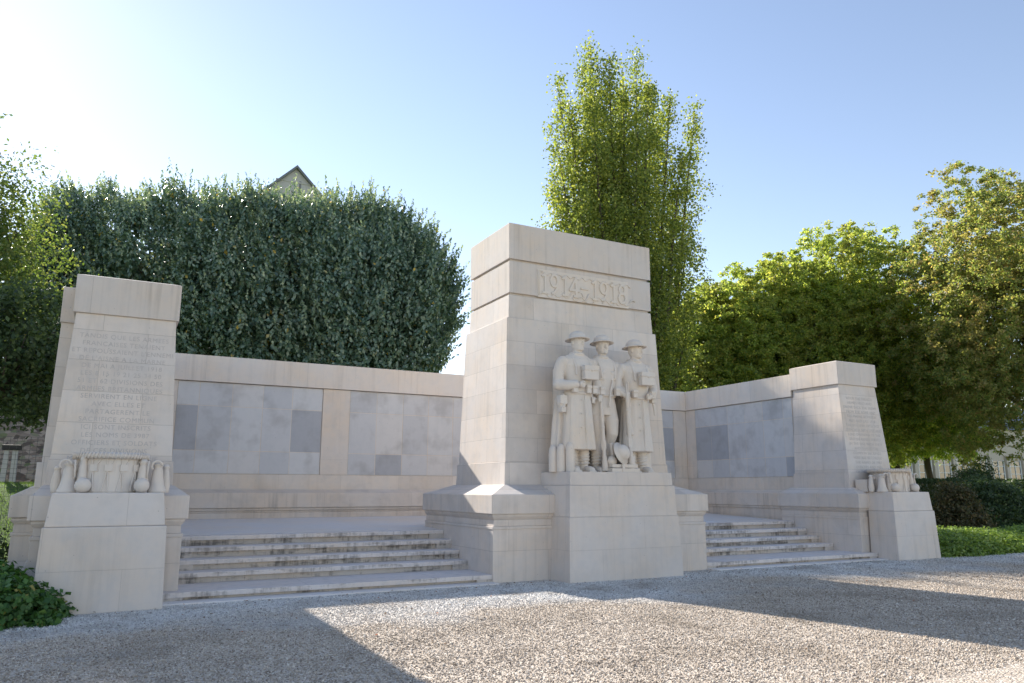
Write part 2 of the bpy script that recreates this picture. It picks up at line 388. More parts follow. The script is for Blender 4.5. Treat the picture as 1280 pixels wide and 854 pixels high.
# date tablet
dx0, dx1, dz0, dz1, dy = 7.29, 9.54, 5.40, 5.985, 12.775
part('date_tablet', [(dx0, dx1, dy-.012, dy+.05, dz0, dz1)], M_fig, cp, bevel=.003)
def text_mesh(body, size, ext, spacing=1.0, line=1.0, align='CENTER'):
    cu_ = bpy.data.curves.new('t', 'FONT'); cu_.body = body; cu_.size = size; cu_.extrude = ext; cu_.align_x = align
    cu_.space_character = spacing; cu_.space_line = line; cu_.resolution_u = 3
    o = bpy.data.objects.new('t', cu_); col.objects.link(o); dg = bpy.context.evaluated_depsgraph_get(); dg.update()
    me = bpy.data.meshes.new_from_object(o.evaluated_get(dg)); bpy.data.objects.remove(o); return me
def digit(bm, ch, x, z, h, y, t=.05, dep=.02):
    """heavy deco numerals, strokes as flat bars"""
    w = h*.52
    def stroke(pts):
        bm2 = []
        for a, b in zip(pts, pts[1:]):
            a = Vector((a[0], 0, a[1])); b = Vector((b[0], 0, b[1])); d = b-a; L = d.length
            ang = math.atan2(d.z, d.x)
            rbox(bm, ((a+b)/2) + Vector((0, y, 0)), (L+t*.7, dep*2, t), Matrix.Rotation(-ang, 4, 'Y'))
    def arc(cx, cz, rx, rz, a0, a1, n=12): return [(cx+rx*math.cos(R(a0+(a1-a0)*i/n)), cz+rz*math.sin(R(a0+(a1-a0)*i/n))) for i in range(n+1)]
    if ch == '1':
        stroke([(x+w/2, z), (x+w/2, z+h)]); stroke([(x+w*.2, z), (x+w*.8, z)]); stroke([(x+w*.18, z+h*.86), (x+w/2, z+h)])
    if ch == '9':
        stroke(arc(x+w/2, z+h*.68, w*.4, h*.3, 0, 360)); stroke(arc(x+w*.1, z+h*.62, w*.8, h*.62, 0, -80))
    if ch == '4':
        stroke([(x+w*.72, z), (x+w*.72, z+h)]); stroke([(x+w*.72, z+h), (x, z+h*.32)]); stroke([(x, z+h*.32), (x+w*1.05, z+h*.32)])
        stroke([(x+w*.5, z), (x+w*.95, z)])
    if ch == '8':
        stroke(arc(x+w/2, z+h*.73, w*.34, h*.24, 0, 360)); stroke(arc(x+w/2, z+h*.26, w*.42, h*.27, 0, 360))
    if ch == '-':
        stroke([(x+w*.1, z+h*.5), (x+w*.85, z+h*.5)])
bm = bmesh.new(); xx = 7.36
for ch in '1914-1918':
    digit(bm, ch, xx, 5.50, .40, dy-.018); xx += .262 if ch != '1' else .215
link('date_numerals', carve(bm, .007, 1), M_fig, cp, smooth=True)
bm = bmesh.new()  # low relief branches woven behind the numerals
for k in range(9):
    x = 7.36 + k*.25
    pts = [(x+i*.05, dy-.014, 5.46+.05*math.sin(i*1.1+k)+.008*i*(k % 3)) for i in range(8)]
    tube(bm, pts, .014, 6)
    pts = [(x+i*.04, dy-.014, 5.90+.03*math.sin(i*1.3+k*2)) for i in range(7)]; tube(bm, pts, .012, 6)
tube(bm, [(8.34, dy-.016, 5.60), (8.42, dy-.016, 5.42), (8.52, dy-.016, 5.60)], .016, 6)
tube(bm, [(dx0+.03, dy-.014, dz0+.03), (dx0+.03, dy-.014, dz1-.03), (dx0+.12, dy-.014, dz1-.04)], .014, 6)
link('carved_foliage', bm_mesh(bm), M_fig, cp, smooth=True)

# --- pedestal of the soldiers, part of the centre pylon
pd = cp
part('pedestal', [((XC-1.25, XC+1.25, 11.45, 12.55, 0), (XC-1.215, XC+1.215, 11.49, 12.55, 1.112)),
                  ((XC-1.20, XC+1.20, 11.505, 12.58, 1.112), (XC-1.18, XC+1.18, 11.53, 12.58, 1.663)),
                  ((XC-1.155, XC+1.155, 11.555, 12.62, 1.663), (XC-1.145, XC+1.145, 11.57, 12.62, 1.905)),
                  ((XC+.95, XC+1.12, 12.2, 12.62, 1.905), (XC+.95, XC+1.10, 12.2, 12.62, 2.0))], M_ped, cp)

# --- side pylons with their pedestal
EN = ("WHEN THE FRENCH\nARMIES HELD AND\nDROVE BACK THE ENEMY\nFROM THE AISNE AND\nTHE MARNE BETWEEN\nMAY AND JULY 1918\nTHE 8TH 15TH 19TH 21ST\n25TH 34TH 50TH 51ST AND\n62ND DIVISIONS OF THE\nBRITISH ARMIES SERVED\nIN THE LINE WITH THEM\nAND SHARED THE\nCOMMON SACRIFICE\nHERE ARE RECORDED\nTHE NAMES OF 3987\nOFFICERS AND MEN\nOF THOSE DIVISIONS")
FR = ("TANDIS QUE LES ARMEES\nFRANCAISES TENAIENT\nET REPOUSSAIENT L'ENNEMI\nDE L'AISNE A LA MARNE\nDE MAI A JUILLET 1918\nLES 8 15 19 21 25 34 50\n51 ET 62 DIVISIONS DES\nARMEES BRITANNIQUES\nSERVIRENT EN LIGNE\nAVEC ELLES ET\nPARTAGERENT LE\nSACRIFICE COMMUN\nICI SONT INSCRITS\nLES NOMS DE 3987\nOFFICIERS ET SOLDATS\nDE CES DIVISIONS\nMORTS POUR LA PATRIE")
def side_pylon(xc, s, txt, label):
    """s=-1: outer side to the left"""
    p = tag(empty('memorial_pylon', (xc, 13.5, 0)), label, 'pylon')
    def X(a, b): return (xc+a, xc+b) if s > 0 else (xc-b, xc-a)   # inner side is negative for s>0
    # dado and cap; a wider block stands behind on the outer side
    a, b = X(-.997, .9)
    mouldings('d', a, b, 12.34, 14.72, p)
    a, b = X(.2, 1.25)
    mouldings('d', a, b, 13.70, 14.95, p)
    # sloping skirt on the outer side
    a, b = X(.85, 1.0); 
    a2, b2 = X(.85, .93)
    part('skirt', [((a, b, 12.5, 14.0, 0), (a2, b2, 12.5, 14.0, .62))], M_plinth, p)
    a, b = X(-1.057, .96); c, d = X(-.86, .85)
    part('plinth_cap', [(a, b, 12.28, 14.78, 1.16, 1.50), ((a+.02, b-.02, 12.30, 14.76, 1.50), (c, d, 12.62, 14.5, 1.64))], M_plinth, p, bevel=.014)
    a, b = X(.2, 1.31); c, d = X(.2, 1.05)
    part('rear_plinth_cap', [(a, b, 13.64, 15.01, 1.165, 1.495), ((a+.02, b-.02, 13.66, 14.99, 1.495), (c, d, 13.75, 14.7, 1.63))], M_plinth, p, bevel=.014)
    part('shaft_base', [((xc-.835, xc+.835, 12.66, 14.40, 1.58), (xc-.82, xc+.82, 12.68, 14.39, 2.0))], M_shaft, p)
    a, b = X(.1, 1.03)
    part('rear_shaft_base', [(a, b, 13.72, 14.52, 1.57, 1.99)], M_shaft, p)
    part('shaft', [((xc-.80, xc+.80, 12.70, 14.37, 2.0), (xc-.695, xc+.695, 12.88, 14.33, 4.215))], M_shaft, p)
    a, b = X(.1, .97); c, d = X(.1, .93)
    part('rear_shaft', [((a, b, 13.76, 14.46, 1.99), (c, d, 13.78, 14.44, 4.21))], M_shaft, p)
    part('cap_stone', [(xc-.735, xc+.735, 12.84, 14.37, 4.215, 4.80), ((xc-.73, xc+.73, 12.845, 14.365, 4.80), (xc-.62, xc+.62, 12.95, 14.25, 4.83))], M_cap, p)
    a, b = X(.1, .95)
    part('rear_cap_stone', [(a, b, 13.74, 14.49, 4.21, 4.79)], M_cap, p)
    part('pedestal', [((xc-.765, xc+.765, 11.575, 12.30, 0), (xc-.735, xc+.735, 11.61, 12.30, 1.10)),
                      ((xc-.715, xc+.715, 11.63, 12.9, 1.10), (xc-.67, xc+.67, 11.66, 12.9, 1.54))], M_ped, p, bevel=.016)
    # inscription follows the batter of the shaft
    me = text_mesh(txt, .098, .003, 1.12, 1.18)
    ang = math.atan2(.18, 2.215)
    Mx = Matrix.Translation((xc, 12.70+(3.87-2.0)*.18/2.215-.002, 3.84)) @ Matrix.Rotation(R(90)-ang, 4, 'X')
    me.transform(Mx); link('inscription', me, M_letter, p)
    return p
side_pylon(XL, -1, FR, 'left end stone pylon with French inscription behind a carved drum')
side_pylon(XR, 1, EN, 'right end stone pylon with English inscription beside the shrubs')

# --- screen walls
rows = [1.93, 2.46, 3.49, 4.04]
def panels(parent, fixed, edges, axis, sgn):
    a, b = sorted((edges[0], edges[-1])); a += .003; b -= .003
    part('panel_bed', [(a, b, fixed-.018, fixed+.02, rows[0]+.002, rows[-1]-.002)] if axis == 'y' else [(fixed-.02, fixed+.018, a, b, rows[0]+.002, rows[-1]-.002)] if sgn > 0 else [(fixed-.018, fixed+.02, a, b, rows[0]+.002, rows[-1]-.002)], M_base, parent, bevel=0)
    for i in range(len(edges)-1):
        for j in range(3):
            a, b = sorted((edges[i], edges[i+1])); a += .008; b -= .008
            z0, z1 = rows[j]+.008, rows[j+1]-.008
            h = (i*7+j*3+int(abs(edges[0])*5)) % 11
            mt = M_panels[0 if h in (0, 1, 6) else 1 if h in (2, 7, 9, 5) else 3 if h in (3, 8) else 2]
            if (axis == 'x' and (i, j) in ((0, 1), (1, 1), (5, 0))) or (axis == 'y' and (len(edges), i, j) in ((6, 4, 1), (6, 0, 1), (10, 1, 0))): mt = M_panels[4]
            d = .02+.002*(h % 3)
            if axis == 'y': s = (a, b, fixed-d, fixed+.03, z0, z1)
            else: s = (fixed-.03, fixed+d, a, b, z0, z1) if sgn > 0 else (fixed-d, fixed+.03, a, b, z0, z1)
            part('name_panel', [s], mt, parent, bevel=.002)
bw = tag(empty('screen_wall', (8.4, 19, 0)), 'long stone back wall lined with grey name panels behind the central pylon', 'wall')
part('wall_core', [(.2, 16.6, 18.76, 19.22, .5, 4.04)], M_base, bw)
E1 = [1.19, 1.66, 2.39, 3.09, 3.78, 4.52]; E2 = [5.21+.709*i for i in range(10)]; E3 = [16.8-e for e in E1[::-1]]
for e in (E1, E2, E3): panels(bw, 18.76, e, 'y', 1)
for a, b in ((.7, 1.185), (4.525, 5.205), (11.595, 12.275), (15.615, 16.1)):
    part('pilaster', [(a, b, 18.715, 18.80, 1.93, 4.04)], M_pil, bw, bevel=.004)
part('base_course', [(.7, 16.1, 18.69, 18.8, 1.55, 1.925)], M_base, bw)
part('coping', [(.17, 16.63, 18.66, 19.26, 4.05, 4.655)], M_coping, bw)
part('ledge', [(.9, 15.9, 18.40, 18.75, 1.16, 1.50), ((.9, 15.9, 18.42, 18.75, 1.50), (.9, 15.9, 18.66, 18.75, 1.58)),
               (.9, 15.9, 18.44, 18.75, 1.10, 1.157), (.9, 15.9, 18.48, 18.75, 1.05, 1.10), (.9, 15.9, 18.46, 18.75, .6, 1.05)], M_ledge, bw, bevel=.01)
for s, label in ((-1, 'left return wall linking back wall to left end pylon'), (1, 'right return wall of grey name panels beside right end pylon')):
    wt = tag(empty('return_wall', (8.4+s*7.95, 16.5, 0)), label, 'wall')
    def X(a, b): return (8.4+a, 8.4+b) if s > 0 else (8.4-b, 8.4-a)
    a, b = X(7.73, 8.2); part('wall_core', [(a, b, 14.3, 18.755, .5, 4.04)], M_base, wt)
    panels(wt, 8.4+s*7.73, [18.28, 17.59, 16.87, 16.17, 15.48, 14.74, 14.42], 'x', -s)
    a, b = X(7.705, 7.76); part('pilaster', [(a, b, 18.285, 18.714, 1.93, 4.04)], M_pil, wt, bevel=.004)
    a, b = X(7.68, 7.76); part('base_course', [(a, b, 14.4, 18.688, 1.55, 1.925)], M_base, wt)
    a, b = X(7.66, 8.23); part('coping', [(a, b, 14.38, 18.655, 4.052, 4.653)], M_coping, wt)
    a, b = X(7.44, 7.75); c, d = X(7.66, 7.75); e, f = X(7.46, 7.75); g_, h_ = X(7.49, 7.75)
    part('ledge', [(a, b, 14.6, 18.398, 1.16, 1.50), ((e, f, 14.6, 18.398, 1.50), (c, d, 14.6, 18.6, 1.58)),
                   (e, f, 14.6, 18.396, 1.10, 1.157), (g_, h_, 14.6, 18.394, .6, 1.10)], M_ledge, wt, bevel=.01)

# --- platform and steps
part_pl = bmesh.new()
frus(part_pl, (1.0, 15.8, 14.72, 18.5, .0), (1.0, 15.8, 14.72, 18.5, .79))
for v in part_pl.verts:
    if v.co.z > .5: v.co.z = .80 + .13*(v.co.y-14.72)/3.8
tag(link('landing', bm_mesh(part_pl), M_pave), kind='structure')
def flight(x0, x1, label, s, bx0, bx1):
    p = tag(empty('stone_steps', ((x0+x1)/2, 13, 0)), label, 'steps', None)
    zs = [.145, .305, .465, .63, .795]; ysf = [12.10, 13.14, 13.53, 13.93, 14.32]
    for i, (z, y) in enumerate(zip(zs, ysf)):
        a, b = (bx0, bx1) if i == 0 else (x0, x1)
        y2 = ysf[i+1]+.14 if i < 4 else 14.74
        prev = zs[i-1] if i else .03
        part('tread', [(a, b, y, y2, z-.075, z)], M_step, p, bevel=.01)
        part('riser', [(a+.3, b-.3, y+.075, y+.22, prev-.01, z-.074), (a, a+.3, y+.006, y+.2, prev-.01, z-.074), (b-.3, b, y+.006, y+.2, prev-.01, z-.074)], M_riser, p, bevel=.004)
    part('footing', [(bx0, bx1, 11.83, 12.35, -.05, .032)], M_pave, p, bevel=.01)
    return p
flight(1.012, 5.99, 'flight of stained stone steps left of the central pylon', -1, .775, 5.99)
flight(10.81, 15.788, 'flight of stained stone steps right of the central pylon', 1, 10.81, 16.02)

# ------------------------------------------------------------------ carved soldiers
def place_mesh(me, M): me.transform(M); return me
def capsule(bm, a, b, ra, rb, n=10):
    a, b = Vector(a), Vector(b); tube(bm, [a, b], [ra, rb], n); ball(bm, a, ra, u=n, v=6); ball(bm, b, rb, u=n, v=6)
def hand(bm, c, d, across, thumb, r=.017):
    """fist: palm at c, knuckles spread along `across`, fingers curl round d"""
    c, d, ac, th = Vector(c), Vector(d).normalized(), Vector(across).normalized(), Vector(thumb).normalized()
    ball(bm, c, (.048, .045, .05), u=12, v=8)
    for k, L in enumerate((.058, .064, .060, .048)):
        q = c + ac*(k-1.5)*.030
        k1 = q + d*.028 + th*.03; k2 = k1 + d*L*.7 - th*.02; k3 = k2 - th*.045 - d*.01
        capsule(bm, q, k1, r, r, 8); capsule(bm, k1, k2, r, r*.92, 8); capsule(bm, k2, k3, r*.9, r*.8, 8)
    capsule(bm, c - ac*.03, c - ac*.055 + th*.04 + d*.02, r*1.1, r*.9, 8)
    capsule(bm, c - ac*.055 + th*.04 + d*.02, c - ac*.03 + th*.06 + d*.05, r*.9, r*.75, 8)
def head(bm, hz, yawd, cx=0, cy=0):
    M = Matrix.Translation((cx, cy, hz)) @ Matrix.Rotation(R(yawd), 4, 'Z')
    b2 = bmesh.new()
    loft(b2, [(-.17, 0, -.045, .045, .05), (-.155, 0, -.035, .075, .085), (-.11, 0, -.015, .095, .115), (-.05, 0, 0, .108, .128), (.02, 0, 0, .116, .138), (.09, 0, 0, .115, .135), (.15, 0, .01, .09, .10), (.18, 0, .01, .04, .05)], 20)
    ball(b2, (0, -.148, -.038), (.024, .036, .036)); ball(b2, (0, -.135, .0), (.016, .024, .05))        # nose
    ball(b2, (0, -.128, .04), (.09, .03, .018))                                                        # brow
    for s in (-1, 1):
        ball(b2, (s*.042, -.112, .008), (.02, .014, .012)); ball(b2, (s*.118, .01, -.01), (.016, .03, .045))
        ball(b2, (s*.055, -.095, -.05), (.03, .025, .03))
    ball(b2, (0, -.130, -.082), (.040, .014, .010)); ball(b2, (0, -.126, -.108), (.032, .014, .011)); ball(b2, (0, -.12, -.145), (.038, .03, .026))
    tube(b2, [(0, .02, -.3), (0, .01, -.2), (0, 0, -.08)], [.105, .085, .08], 16)
    bmesh.ops.transform(b2, matrix=M, verts=b2.verts)
    me = bpy.data.meshes.new('h'); b2.to_mesh(me); b2.free(); bm.from_mesh(me)
HELM = [(.0, .145), (.05, .141), (.10, .122), (.138, .085), (.155, .04), (.158, .012), (.222, -.012), (.226, -.026), (.16, -.018), (.14, .0), (.0, .0)]
def helmet(hz, yawd, cx, cy, tilt=0):
    bm = bmesh.new(); lathe(bm, [(max(r, .001), z) for r, z in HELM], (0, 0, 0))
    for v in bm.verts: v.co.y *= 1.12
    M = Matrix.Translation((cx, cy, hz)) @ Matrix.Rotation(R(yawd), 4, 'Z') @ Matrix.Rotation(R(tilt), 4, 'X')
    bmesh.ops.transform(bm, matrix=M, verts=bm.verts); return bm_mesh(bm)
def torso(bm, coat=True, cx=0):
    def fold(a, z):
        if z > 1.35 or not coat: return 0
        k = (1.35-z)/1.0; return .06*k*math.cos(9*a+.6) + .045*k*math.cos(5*a) + .02*math.cos(17*a+z*2)
    if coat:
        loft(bm, [(.40, 0, .03, .355, .23), (.42, 0, .03, .36, .235), (.7, 0, .03, .335, .22), (1.0, 0, .03, .31, .205), (1.30, 0, .03, .285, .195), (1.42, 0, .03, .265, .185)], 48, fold)
        loft(bm, [(1.38, 0, .03, .262, .185), (1.55, 0, .02, .275, .19), (1.75, 0, .01, .30, .205), (1.95, 0, .01, .325, .205), (2.06, 0, .02, .335, .175), (2.13, 0, .03, .26, .14), (2.19, 0, .03, .13, .11)], 32)
    else:
        loft(bm, [(1.12, 0, .03, .285, .19), (1.25, 0, .03, .275, .195), (1.42, 0, .03, .25, .18), (1.55, 0, .02, .265, .185), (1.75, 0, .01, .295, .20), (1.95, 0, .01, .32, .20), (2.06, 0, .02, .33, .175), (2.13, 0, .03, .26, .14), (2.19, 0, .03, .13, .11)], 32)
    tube(bm, [(.262*math.cos(a)*1.04, .03+.185*math.sin(a)*1.06, 1.43) for a in [i*math.pi/12 for i in range(25)]], .026, 8)   # belt
    tube(bm, [(.12*math.cos(a), .02+.125*math.sin(a), 2.19+.02*math.sin(a)) for a in [i*math.pi/8 for i in range(17)]], .028, 8)  # collar
def boots(bm, xs, y=0, h=.45):
    for x, tx in xs:
        tube(bm, [(x, y+.05, h+.1), (x, y+.04, .26), (x, y+.05, .1), (x, y+.05, .03)], [.105, .09, .075, .085], 14)
        ball(bm, (x+tx*.3, y-.06, .055), (.082, .17, .06)); ball(bm, (x+tx*.5, y-.13, .045), (.078, .10, .05))
        rbox(bm, (x+tx*.35, y-.05, .014), (.15, .36, .03))
        for q in range(5): tube(bm, [(x+.1*math.cos(a), y+.045+.1*math.sin(a), .16+q*.06+.01*math.cos(a)) for a in [i*math.pi/6 for i in range(13)]], .012, 6)
def rifle_mesh(top, bot, flip=1):
    """butt at bot"""
    bm = bmesh.new(); a, b = Vector(top), Vector(bot); d = (b-a).normalized(); L = (b-a).length
    tube(bm, [a, a+d*.25], [.016, .018], 10)
    tube(bm, [a+d*.22, a+d*.30, a+d*(L*.62), a+d*(L*.70)], [.026, .034, .038, .03], 10)
    rbox(bm, a+d*(L*.68), (.05, .09, .16), d.to_track_quat('Z', 'Y').to_matrix().to_4x4())
    tube(bm, [a+d*(L*.7), a+d*(L*.8), a+d*(L*.93), b], [.03, .04, .062, .066], 10)
    for q in (.30, .45): tube(bm, [a+d*L*q, a+d*(L*q+.03)], [.042, .042], 10)
    return carve(bm, .009, 1)
def soldier(kind, loc, label, scale=1.0):
    root = tag(empty('soldier_statue', loc), label, 'statue', 'carved stone soldiers on the central pylon')
    M = Matrix.Translation(loc) @ Matrix.Diagonal((scale, scale, scale, 1))
    def add(name, me, smooth=True):
        me.transform(M); return link(name, me, M_fig, root, smooth=smooth)
    bm = bmesh.new(); coat = kind != 2
    torso(bm, coat)
    yawd = {1: 8, 2: -4, 3: 28}[kind]
    head(bm, 2.40, yawd, 0, -.02)
    # mass of stone that joins the figure to the pylon
    loft(bm, [(0, 0, .40, .25, .32), (1.2, 0, .40, .23, .32), (1.95, 0, .40, .22, .32), (2.05, 0, .42, .12, .28)], 20)
    if coat:
        boots(bm, ((-.13, -.05), (.14, .06)))
        rbox(bm, (0, .2, .22), (.5, .25, .44))
        tube(bm, [(.02, -.205, 1.40), (.03, -.225, .9), (.03, -.225, .42)], .014, 6)       # coat edge
        for z in (1.30, 1.05, .8): ball(bm, (-.06, -.215, z), .018, u=8, v=6)
    else:
        boots(bm, ((-.15, -.04), (.16, .05)), 0, .3)
        for s, bulge in ((-1, .0), (1, .05)):
            tube(bm, [(s*.13, .02, 1.22), (s*.15, 0-bulge, .95), (s*.155, -.01-bulge, .72), (s*.155, .03, .55), (s*.155, .04, .32)], [.155, .145, .115, .10, .095], 18)
        loft(bm, [(1.06, 0, .03, .31, .20), (1.08, 0, .03, .31, .205), (1.25, 0, .03, .285, .20), (1.4, 0, .03, .25, .18)], 40, lambda a, z: .04*math.cos(7*a)*(1.4-z)/.3)
        # collar points and pocket flaps
        for s in (-1, 1): rbox(bm, (s*.14, -.185, 1.86), (.13, .04, .05)); rbox(bm, (s*.14, -.18, 1.78), (.12, .035, .12))
        tube(bm, [(.1, -.21, 1.72), (.03, -.22, 1.5), (.0, -.22, 1.2)], .02, 6)
    # shoulders
    for s in (-1, 1): ball(bm, (s*.315, .02, 2.0), (.115, .13, .13))
    if kind == 1:
        tube(bm, [(-.33, .02, 2.0), (-.40, .02, 1.82), (-.425, 0, 1.62)], [.115, .108, .10], 16)
        ball(bm, (-.43, -.02, 1.58), .11); tube(bm, [(-.43, -.02, 1.58), (-.30, -.16, 1.56), (-.14, -.25, 1.58)], [.108, .092, .07], 16)
        hand(bm, (-.09, -.265, 1.58), (1, 0, 0), (0, 0, -1), (0, -1, 0))
        tube(bm, [(.33, .02, 2.0), (.40, .02, 1.8), (.41, -.02, 1.6), (.40, -.09, 1.42)], [.11, .10, .092, .062], 16)
        hand(bm, (.40, -.12, 1.36), (-.3, -1, -.2), (0, 0, -1), (1, 0, 0))
        for q in range(4): tube(bm, [(-.41, -.06+.01*q, 1.62+.05*q), (-.36, -.1, 1.65+.05*q)], .012, 6)
    elif kind == 2:
        tube(bm, [(-.33, .02, 2.0), (-.39, .04, 1.8), (-.40, .02, 1.58), (-.36, -.08, 1.42), (-.34, -.11, 1.36)], [.108, .10, .092, .075, .06], 16)
        hand(bm, (-.33, -.15, 1.32), (-.2, -1, -.1), (0, 0, -1), (1, 0, 0))
        tube(bm, [(.33, .02, 2.0), (.41, .03, 1.82), (.42, .0, 1.62)], [.108, .10, .095], 16)
        ball(bm, (.42, -.01, 1.6), .10); tube(bm, [(.42, -.01, 1.6), (.38, -.12, 1.52), (.37, -.2, 1.47)], [.095, .08, .06], 16)
        hand(bm, (.37, -.22, 1.44), (-.4, -1, 0), (0, 0, -1), (-1, 0, 0))
    else:
        tube(bm, [(-.33, .02, 2.0), (-.42, .03, 1.82), (-.45, -.02, 1.62)], [.112, .105, .098], 16)
        ball(bm, (-.45, -.03, 1.6), .102); tube(bm, [(-.45, -.03, 1.6), (-.42, -.13, 1.52), (-.405, -.18, 1.48)], [.098, .08, .06], 16)
        hand(bm, (-.40, -.21, 1.46), (.5, -1, 0), (0, 0, -1), (1, 0, 0))
        tube(bm, [(.33, .02, 2.0), (.40, .02, 1.82), (.42, -.02, 1.62), (.30, -.15, 1.50), (.22, -.21, 1.47)], [.11, .10, .095, .08, .06], 16)
        hand(bm, (.17, -.235, 1.46), (-1, -.2, 0), (0, 0, -1), (0, -1, 0))
    # straps over the shoulders
    for s in (-1, 1): tube(bm, [(s*.13, .12, 2.16), (s*.17, -.02, 2.155), (s*.175, -.13, 2.07), (s*.165, -.205, 1.92), (s*.15, -.215, 1.75)], .02, 6)
    add('body', carve(bm, .0095, 1))
    hm = add('helmet', helmet(2.475, yawd, 0, -.01, -3))
    if coat:
        bm = bmesh.new(); bxx = .10 if kind == 1 else .07
        rbox(bm, (bxx, -.275, 1.80), (.30, .13, .26)); rbox(bm, (bxx, -.282, 1.885), (.32, .145, .09))
        ball(bm, (bxx, -.355, 1.84), (.02, .014, .02), u=8, v=6)
        add('gas_mask_satchel', carve(bm, .008, 1))
        for x in ((-.19, .10, .23) if kind == 1 else (-.17, .26)):
            bm = bmesh.new(); rbox(bm, (x, -.205, 1.50), (.10, .085, .15)); rbox(bm, (x, -.215, 1.55), (.11, .09, .05))
            add('ammunition_pouch', carve(bm, .008, 1))
    if kind == 1:
        bm = bmesh.new(); ball(bm, (-.37, -.03, 1.27), (.09, .08, .13)); rbox(bm, (-.37, -.04, 1.30), (.15, .14, .16)); rbox(bm, (-.37, -.05, 1.12), (.10, .12, .10)); tube(bm, [(-.37, -.09, 1.4), (-.37, -.11, 1.15)], .02, 6)
        add('haversack', carve(bm, .009, 2))
        add('rifle', rifle_mesh((.42, -.13, 1.50), (.46, -.17, .02)))
        # cloak falling behind
        bm = bmesh.new(); loft(bm, [(.02, -.22, .22, .26, .17), (.9, -.2, .2, .22, .15), (1.35, -.2, .18, .17, .12)], 40, lambda a, z: .09*math.cos(8*a)); add('coat_tail', carve(bm, .010, 2))
    if kind == 2:
        add('rifle', rifle_mesh((.41, -.26, 1.72), (.46, -.22, .70)))
        for x in (-.15, .2):
            bm = bmesh.new(); rbox(bm, (x, -.2, 1.5), (.1, .08, .14)); rbox(bm, (x, -.21, 1.55), (.11, .085, .05)); add('ammunition_pouch', carve(bm, .008, 1))
    if kind == 3:
        add('rifle', rifle_mesh((-.405, -.26, 1.68), (-.33, -.26, .02)))
        bm = bmesh.new(); loft(bm, [(.02, .25, .22, .2, .17), (.9, .2, .2, .2, .15), (1.35, .2, .18, .17, .12)], 40, lambda a, z: .09*math.cos(8*a)); add('coat_tail', carve(bm, .010, 2))
        bm = bmesh.new(); tube(bm, [(.34, -.05, 1.5), (.37, -.1, 1.3), (.39, -.1, 1.12)], [.02, .03, .02], 8); rbox(bm, (.36, -.08, 1.43), (.1, .1, .14)); add('bayonet_scabbard', carve(bm, .008, 1))
    return root
SZ = 1.905; SY = 12.0; SC = 1.022
soldier(1, (7.72, SY, SZ), 'carved stone soldier in helmet and greatcoat, one arm across his belt, left of three', SC)
soldier(2, (8.34, SY+.08, SZ), 'carved stone soldier in short tunic and trousers, middle of the three figures', SC*1.0)
soldier(3, (9.07, SY, SZ), 'carved stone soldier in greatcoat gripping a rifle muzzle, right of three', SC*.985)
# things carved at their feet
sh = tag(empty('stone_shells', (7.36, 12.05, SZ)), 'three round topped carved stone shells at the left soldier\'s feet', 'carving')
for i, (x, y, h) in enumerate(((7.235, 12.12, .50), (7.32, 11.98, .52), (7.44, 11.86, .55))):
    bm = bmesh.new(); lathe(bm, [(.082, 0), (.085, .02), (.085, h*.72), (.07, h*.88), (.04, h*.97), (.008, h)], (x, y, SZ-.003), n=20)
    link('shell', bm_mesh(bm), M_fig, sh, smooth=True)
bk = tag(empty('stone_kit_pile', (8.42, 11.8, SZ)), 'carved stone blocks and folded kit under the lone helmet', 'carving')
part('slab', [(8.22, 8.86, 11.64, 11.98, SZ-.002, SZ+.075), (8.25, 8.83, 11.67, 11.98, SZ+.085, SZ+.15)], M_fig, bk, bevel=.006)
part('strap', [(8.45, 8.50, 11.625, 11.66, SZ+.0, SZ+.155)], M_fig, bk, bevel=.003)
bm = bmesh.new(); rbox(bm, (8.76, 11.8, SZ+.22), (.12, .14, .16)); link('pack', carve(bm, .009, 2), M_fig, bk, smooth=True); bm = bmesh.new(); ball(bm, (8.33, 11.80, SZ+.21), (.10, .09, .10)); tube(bm, [(8.38, 11.82, SZ+.14), (8.36, 11.86, SZ+.55)], [.03, .04], 8)
link('bundle', carve(bm, .009, 2), M_fig, bk, smooth=True)
bm = bmesh.new(); lathe(bm, [(max(r, .001)*1.0, z) for r, z in HELM], (0, 0, 0))
bmesh.ops.transform(bm, matrix=Matrix.Translation((8.50, 11.72, SZ+.36)) @ Matrix.Rotation(R(10), 4, 'Z') @ Matrix.Rotation(R(68), 4, 'X') @ Matrix.Rotation(R(14), 4, 'Y'), verts=bm.verts)
tag(link('stone_helmet', bm_mesh(bm), M_fig, smooth=True), 'lone carved stone helmet leaning at the middle soldier\'s feet', 'helmet')

